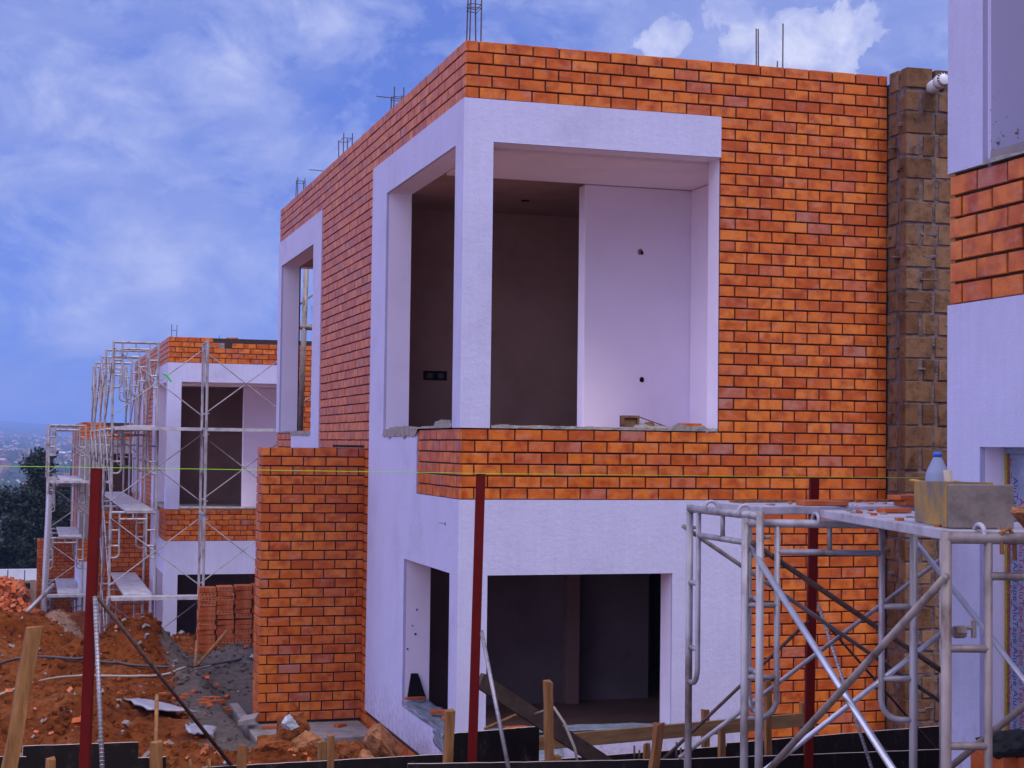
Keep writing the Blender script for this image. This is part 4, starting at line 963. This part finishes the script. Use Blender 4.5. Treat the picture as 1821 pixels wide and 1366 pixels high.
# hoses follow the ground
def hose(pix, r, mm, label, lift=.02):
    pts = []
    for px, py in pix:
        lo, hi = 8., 40.
        for _ in range(60):      # march to the earth
            pass
        d = 13.0
        while d < 32:
            p = at(px, py, d)
            if p.z < H(p.x, p.y)+lift: break
            d += .03
        pts.append(Vector((p.x, p.y, H(p.x, p.y)+lift)))
    out = []
    for i in range(len(pts)-1):
        for k in range(4): out.append(pts[i].lerp(pts[i+1], k/4))
    out.append(pts[-1])
    sm2 = [sum((out[max(0,min(len(out)-1,i+j))] for j in range(-3,4)), Vector())/7 for i in range(len(out))]
    sm2 = [Vector((p.x, p.y, max(p.z, H(p.x,p.y)+r*.5))) for p in sm2]
    m = MB(); m.tube(sm2, r, 8); single(m, 'hose', mm, label, 'hose', smooth=True)
hose([(-60,1205),(0,1180),(40,1169),(90,1168),(150,1173),(210,1181),(270,1187),(330,1188),(390,1181),(440,1170)], .016, HOSEB, 'black hose lying across the red earth')
hose([(-60,1258),(0,1236),(60,1212),(110,1203),(170,1201),(240,1206),(290,1204),(340,1192),(390,1181)], .015, HOSEW, 'pale dusty hose curving below the black hose')
rod(at(404,1122,20.3), at(352,1182,19.9), .022, WOOD, 'bamboo_stick', 'yellow stick leaning over the earth in front of the brick stack', 'stick')
rod(at(350,1140,20.3), at(347,1185,19.9), .02, WOOD, 'bamboo_stick', 'shorter yellow stick beside the leaning one by the brick stack', 'stick')
# prop seen through the far corner window of the large house
m = MB(); m.tube([at(545,470,26), at(533,790,26)], .045, 10); m.tube([at(525,580,26), at(562,583,26)], .05, 8); m.tube([at(528,545,26.2), at(562,520,26.2)], .016, 6); m.tube([at(528,725,26.2), at(560,700,26.2)], .016, 6)
m.tube([at(558,590,26.3), at(556,545,26.3)], .02, 6)
single(m, 'prop_pole', STEELD, 'tall dirty pole with a cross clamp seen through the far corner window', 'pole', smooth=True)
# ledge before the farthest house, white wall and far clutter
m = MB(); m.box(-3.35,-.9,30.0,30.3,-2.2,-1.42); single(m, 'concrete_ledge', CONC, 'low concrete ledge in front of the farthest house', 'ledge', bevel=.01)
m = MB(); m.box(-3.3,-1.0,28.6,29.9,-1.7,-1.52); m.obox((-2.3,28.4,-1.45),(.5,.1,0),(-.05,.3,0),(0,0,.04)); single(m, 'rubble_slab', SANDG, 'broken grey slab below the concrete ledge', 'slab', bevel=.02)
m = MB(); m.box(-14,1,62,62.2,-3.8,-2.66); single(m, 'white_wall', simple('whitewashed wall', (.55,.56,.66), .9, var=.12, scale=1), 'long low white wall in front of the dark trees', 'wall')
for i, px in enumerate((12,42,69)):
    m = MB(); c = at(px,1034,60); m.obox((c.x,c.y,H(c.x,c.y)+.09), (.19+.05*(i == 1),0,0), (0,.2,0), (0,0,.1)); single(m, 'kerb_block', BLACK, ('black block at the left foot of the white wall','black block in the middle foot of the white wall','black block at the scaffold end of the white wall')[i], 'block', bevel=.03)
m = MB(); a_, b_ = at(14,1013,61), at(44,1014,61); m.tube([(a_.x,a_.y,a_.z-.4),a_], .02, 6); m.tube([(b_.x,b_.y,b_.z-.4),b_], .02, 6); m.tube([(a_.x,a_.y,a_.z-.38),(b_.x,b_.y,b_.z-.38)], .02, 6); single(m, 'metal_frame', RUST, 'thin dark metal frame standing against the white wall', 'frame')
rod(at(96,1040,39), at(36,1100,38), .05, STEEL, 'leaning_pole', 'grey pole slanting down left from the small far scaffold onto the rubble', 'pole')

# ---------------------------------------------------------------- trees behind the white wall
def tree(loc, hgt, wid, n, label, style, seed):
    rn = random.Random(seed); t = thing('cypress_tree' if style else 'dense_tree', loc, label, 'tree', 'trees behind the white wall')
    m = MB(); m.tube([(0,0,-.5),(.05,0,hgt*.5),(0,0,hgt*.95)], [.2,.12,.03], 8)
    L = MB(); limbs = []
    for i in range(34 if style else 40):
        z = hgt*rn.uniform(.12,.93); a = rn.uniform(0,6.28); q = z/hgt
        if style: rr = wid*(1.05-q)**.8*rn.uniform(.5,1.25); tip = Vector((math.cos(a)*rr, math.sin(a)*rr, z+rr*rn.uniform(-.1,.3)))
        else: rr = wid*math.sin(math.pi*min(1,max(.12,q*.86+.1)))**.6*rn.uniform(.6,1.1); tip = Vector((math.cos(a)*rr, math.sin(a)*rr, z+rn.uniform(0,.5)))
        m.tube([(0,0,z*.9), tip], [.05,.012], 5); limbs.append((Vector((0,0,z*.92)), tip))
    m.build('trunk', BARK, t)
    for i in range(n):
        p, q = rn.choice(limbs); s_ = rn.uniform(.25,1.05); sp = .16+.22*wid*.3*(1-abs(s_-.7))
        c = p.lerp(q, s_)+Vector((rn.gauss(0,sp),rn.gauss(0,sp),rn.gauss(0,sp*.8)))
        e1 = Vector((rn.gauss(0,1),rn.gauss(0,1),rn.gauss(-.2,.8))).normalized(); e2 = e1.cross(Vector((rn.gauss(0,1),rn.gauss(0,1),rn.gauss(0,1)))).normalized(); s1 = rn.uniform(.07,.17)
        L.face([c-e1*s1, c+e2*s1*.45, c+e1*s1, c-e2*s1*.45])
    L.build('crown', LEAF, t); return t
def tz_(x, y): return H(x, y)-.1
for px, d, hgt, wid, n, lab, st, sd__ in ((66,80,7.3,1.7,10000,'tall feathery dark cypress rising above its neighbours beside the small far scaffold',True,2),(22,79,5.0,1.9,10000,'dense dark tree at the left edge behind the white wall',False,5),
        (122,84,6.8,1.7,8000,'dark cypress seen through the bars of the small far scaffold',True,9),(-62,82,5.2,2.3,8000,'broad dark tree cut off by the left edge of the view',False,13)):
    p = at(px,1010,d); tree((p.x,p.y,H(p.x,p.y)-.1), hgt, wid, n, lab, st, sd__)
# bricks and bag at the lower right corner
b0 = at(1775,1352,6.55)
for i, (dx, lab) in enumerate(((0,'orange brick at the near end under the black bag'),(.16,'middle orange brick under the black bag'),(.32,'orange brick at the right edge under the black bag'))):
    q = b0+Vector((RT.x,RT.y,0))*dx*.5; o = brick_thing((q.x-.02,q.y,q.z-.06), .12, lab, .075, .2, .09); 
rock(at(1795,1325,6.5), .068, 'black bag with a brown patch slumped on the bricks below the wrapped window', simple('black fabric', (.012,.012,.014), .75), (1.5,1,.85), 3, None, 'black_bag', 'bag', 3, .35)
m = MB(); m.box(.12,.40,-7.4,-6.9,1.2,1.70); single(m, 'brick_pedestal', BLKMORT, 'rough mortar pedestal under the bricks in the lower right corner', 'pedestal', bevel=.01)

# ---------------------------------------------------------------- haze
m = MB(); m.box(-5600,7900,-70,9600,-60,110)
hz = m.build('haze', bpy.data.materials.new('haze')); hm = hz.data.materials[0]; hm.use_nodes = True; hn = hm.node_tree
for n_ in list(hn.nodes):
    if n_.type != 'OUTPUT_MATERIAL': hn.nodes.remove(n_)
pv = hn.nodes.new('ShaderNodeVolumePrincipled'); pv.inputs['Color'].default_value = (.36,.54,1,1); pv.inputs['Density'].default_value = .00036; pv.inputs['Anisotropy'].default_value = 0
hn.links.new(pv.outputs[0], hn.nodes['Material Output'].inputs['Volume']); tag(hz, kind='stuff', label='thin bluish haze over the valley', cat='haze')

# ---------------------------------------------------------------- light
SUN_EL, SUN_AZ = R(54), R(160)     # azimuth clockwise from +Y: high, in front of the houses and to their left
w = bpy.data.worlds.new('World'); S.world = w; w.use_nodes = True; nt = w.node_tree; bg = nt.nodes['Background']
sky = nt.nodes.new('ShaderNodeTexSky'); sky.sky_type = 'NISHITA'; sky.sun_disc = False; sky.sun_elevation = SUN_EL; sky.sun_rotation = SUN_AZ; sky.air_density = 1.; sky.dust_density = .8; sky.altitude = 1500
tc = nt.nodes.new('ShaderNodeTexCoord'); G = tc.outputs['Generated']
def wn(scale, det, rough, sc=(1,1,1), off=(0,0,0), dist=0):
    mp = nt.nodes.new('ShaderNodeMapping'); mp.inputs['Scale'].default_value = sc; mp.inputs['Location'].default_value = off; nt.links.new(G, mp.inputs[0])
    n_ = N(nt, 'ShaderNodeTexNoise', Scale=scale, Detail=det, Roughness=rough, Distortion=dist); nt.links.new(mp.outputs[0], n_.inputs['Vector']); return n_.outputs['Fac']
def wmath(op, a, b, c=None):
    n_ = N(nt, 'ShaderNodeMath', operation=op)
    for i, v in enumerate((a, b, c)):
        if v is None: continue
        if hasattr(v, 'links'): nt.links.new(v, n_.inputs[i])
        else: n_.inputs[i].default_value = v
    return n_.outputs[0]
sz = nt.nodes.new('ShaderNodeSeparateXYZ'); nt.links.new(G, sz.inputs[0])
# the site's humid violet-blue air: the clear sky is deepened towards the horizon
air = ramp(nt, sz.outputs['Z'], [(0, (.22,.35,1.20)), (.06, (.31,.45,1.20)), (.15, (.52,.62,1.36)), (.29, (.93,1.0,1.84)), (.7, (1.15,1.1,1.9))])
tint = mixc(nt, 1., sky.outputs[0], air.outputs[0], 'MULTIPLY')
K = 1/.085
def col(r, g, b): return (r*K, g*K, b*K)
veil = ramp(nt, wn(5., 8, .62, (1,1,2.0), (.3,.1,.2), .35), [(.34, (0,0,0)), (.5, (.5,.5,.5)), (.68, (.88,.88,.88))])
c1 = mixc(nt, veil.outputs[0], tint, col(.37,.435,.81))
def blob(px, py, rad):
    d = (at(px,py,1)-CAM).normalized()
    v = N(nt, 'ShaderNodeVectorMath', operation='DISTANCE'); nt.links.new(G, v.inputs[0]); v.inputs[1].default_value = d
    mr = N(nt, 'ShaderNodeMapRange', interpolation_type='SMOOTHSTEP'); mr.inputs['From Min'].default_value = 0; mr.inputs['From Max'].default_value = rad; mr.inputs['To Min'].default_value = 1; mr.inputs['To Max'].default_value = 0; nt.links.new(v.outputs['Value'], mr.inputs['Value']); return mr.outputs[0]
def bank(lst):
    acc = None
    for b_ in lst:
        o = blob(*b_); acc = o if acc is None else wmath('MAXIMUM', acc, o)
    return acc
def rng(v, lo, hi):
    mr = N(nt, 'ShaderNodeMapRange'); mr.inputs['From Min'].default_value = lo; mr.inputs['From Max'].default_value = hi; nt.links.new(v, mr.inputs['Value']); return mr.outputs[0]
fine = wn(15., 9, .66, (1,1,1.6), (.1,.4,.2), .45)
soft = bank(((555,45,.034),(500,260,.044),(560,290,.03),(240,430,.05),(130,560,.05),(300,480,.05),(440,520,.04),(220,240,.05),(400,150,.05)))
puff = ramp(nt, rng(wmath('MULTIPLY_ADD', fine, 2.6, wmath('MULTIPLY', soft, .45)), 1.22, 1.95), [(0, (0,0,0)), (.35, (.30,.30,.30)), (1, (.85,.85,.85))])
pcol = ramp(nt, wn(40., 6, .6, (1,1,1.4), (.2,.5,.1), .3), [(.35, col(.40,.47,.86)), (.65, col(.56,.62,.95))])
c2 = mixc(nt, puff.outputs[0], c1, pcol.outputs[0])
fine2 = wn(22., 9, .68, (1,1,1.2), (.6,.3,.25), .45)
cumb = bank(((1185,80,.036),(1330,80,.042),(1410,70,.04),(1500,60,.042),(1300,15,.034)))
dens = wmath('MULTIPLY_ADD', fine2, 2.4, wmath('MULTIPLY', cumb, 1.0))
cum = ramp(nt, rng(dens, 1.66, 2.25), [(0, (0,0,0)), (.18, (.55,.55,.55)), (1, (.92,.92,.92))])
shade = ramp(nt, wn(30., 5, .6, (1,1,1.2), (.6,.3,.262), .4), [(.36, col(.42,.48,.84)), (.60, col(.76,.79,1.0))])
c3 = mixc(nt, cum.outputs[0], c2, shade.outputs[0])
# added brightening of the unseen sky at left, to light the left faces
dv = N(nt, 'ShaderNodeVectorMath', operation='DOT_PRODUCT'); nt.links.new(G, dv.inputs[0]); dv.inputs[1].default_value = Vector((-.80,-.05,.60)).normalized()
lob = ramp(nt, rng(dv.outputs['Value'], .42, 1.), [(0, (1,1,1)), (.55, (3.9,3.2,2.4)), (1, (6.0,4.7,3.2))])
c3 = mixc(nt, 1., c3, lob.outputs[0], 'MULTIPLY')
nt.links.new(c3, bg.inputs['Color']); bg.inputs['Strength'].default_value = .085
sl = bpy.data.lights.new('sun', 'SUN'); sl.energy = 2.5; sl.angle = R(28); sl.color = (1,.95,.90)
so = bpy.data.objects.new('sun', sl); COL.objects.link(so)
sd_ = Vector((math.sin(SUN_AZ)*math.cos(SUN_EL), math.cos(SUN_AZ)*math.cos(SUN_EL), math.sin(SUN_EL)))
so.rotation_euler = sd_.to_track_quat('Z', 'Y').to_euler(); so.location = sd_*60
vs = S.view_settings; vs.view_transform = 'Standard'; vs.look = 'None'; vs.exposure = 0; vs.gamma = 1; vs.use_curve_mapping = False
S.cycles.max_bounces = 8; S.cycles.diffuse_bounces = 4; S.cycles.volume_bounces = 1; S.cycles.use_denoising = True
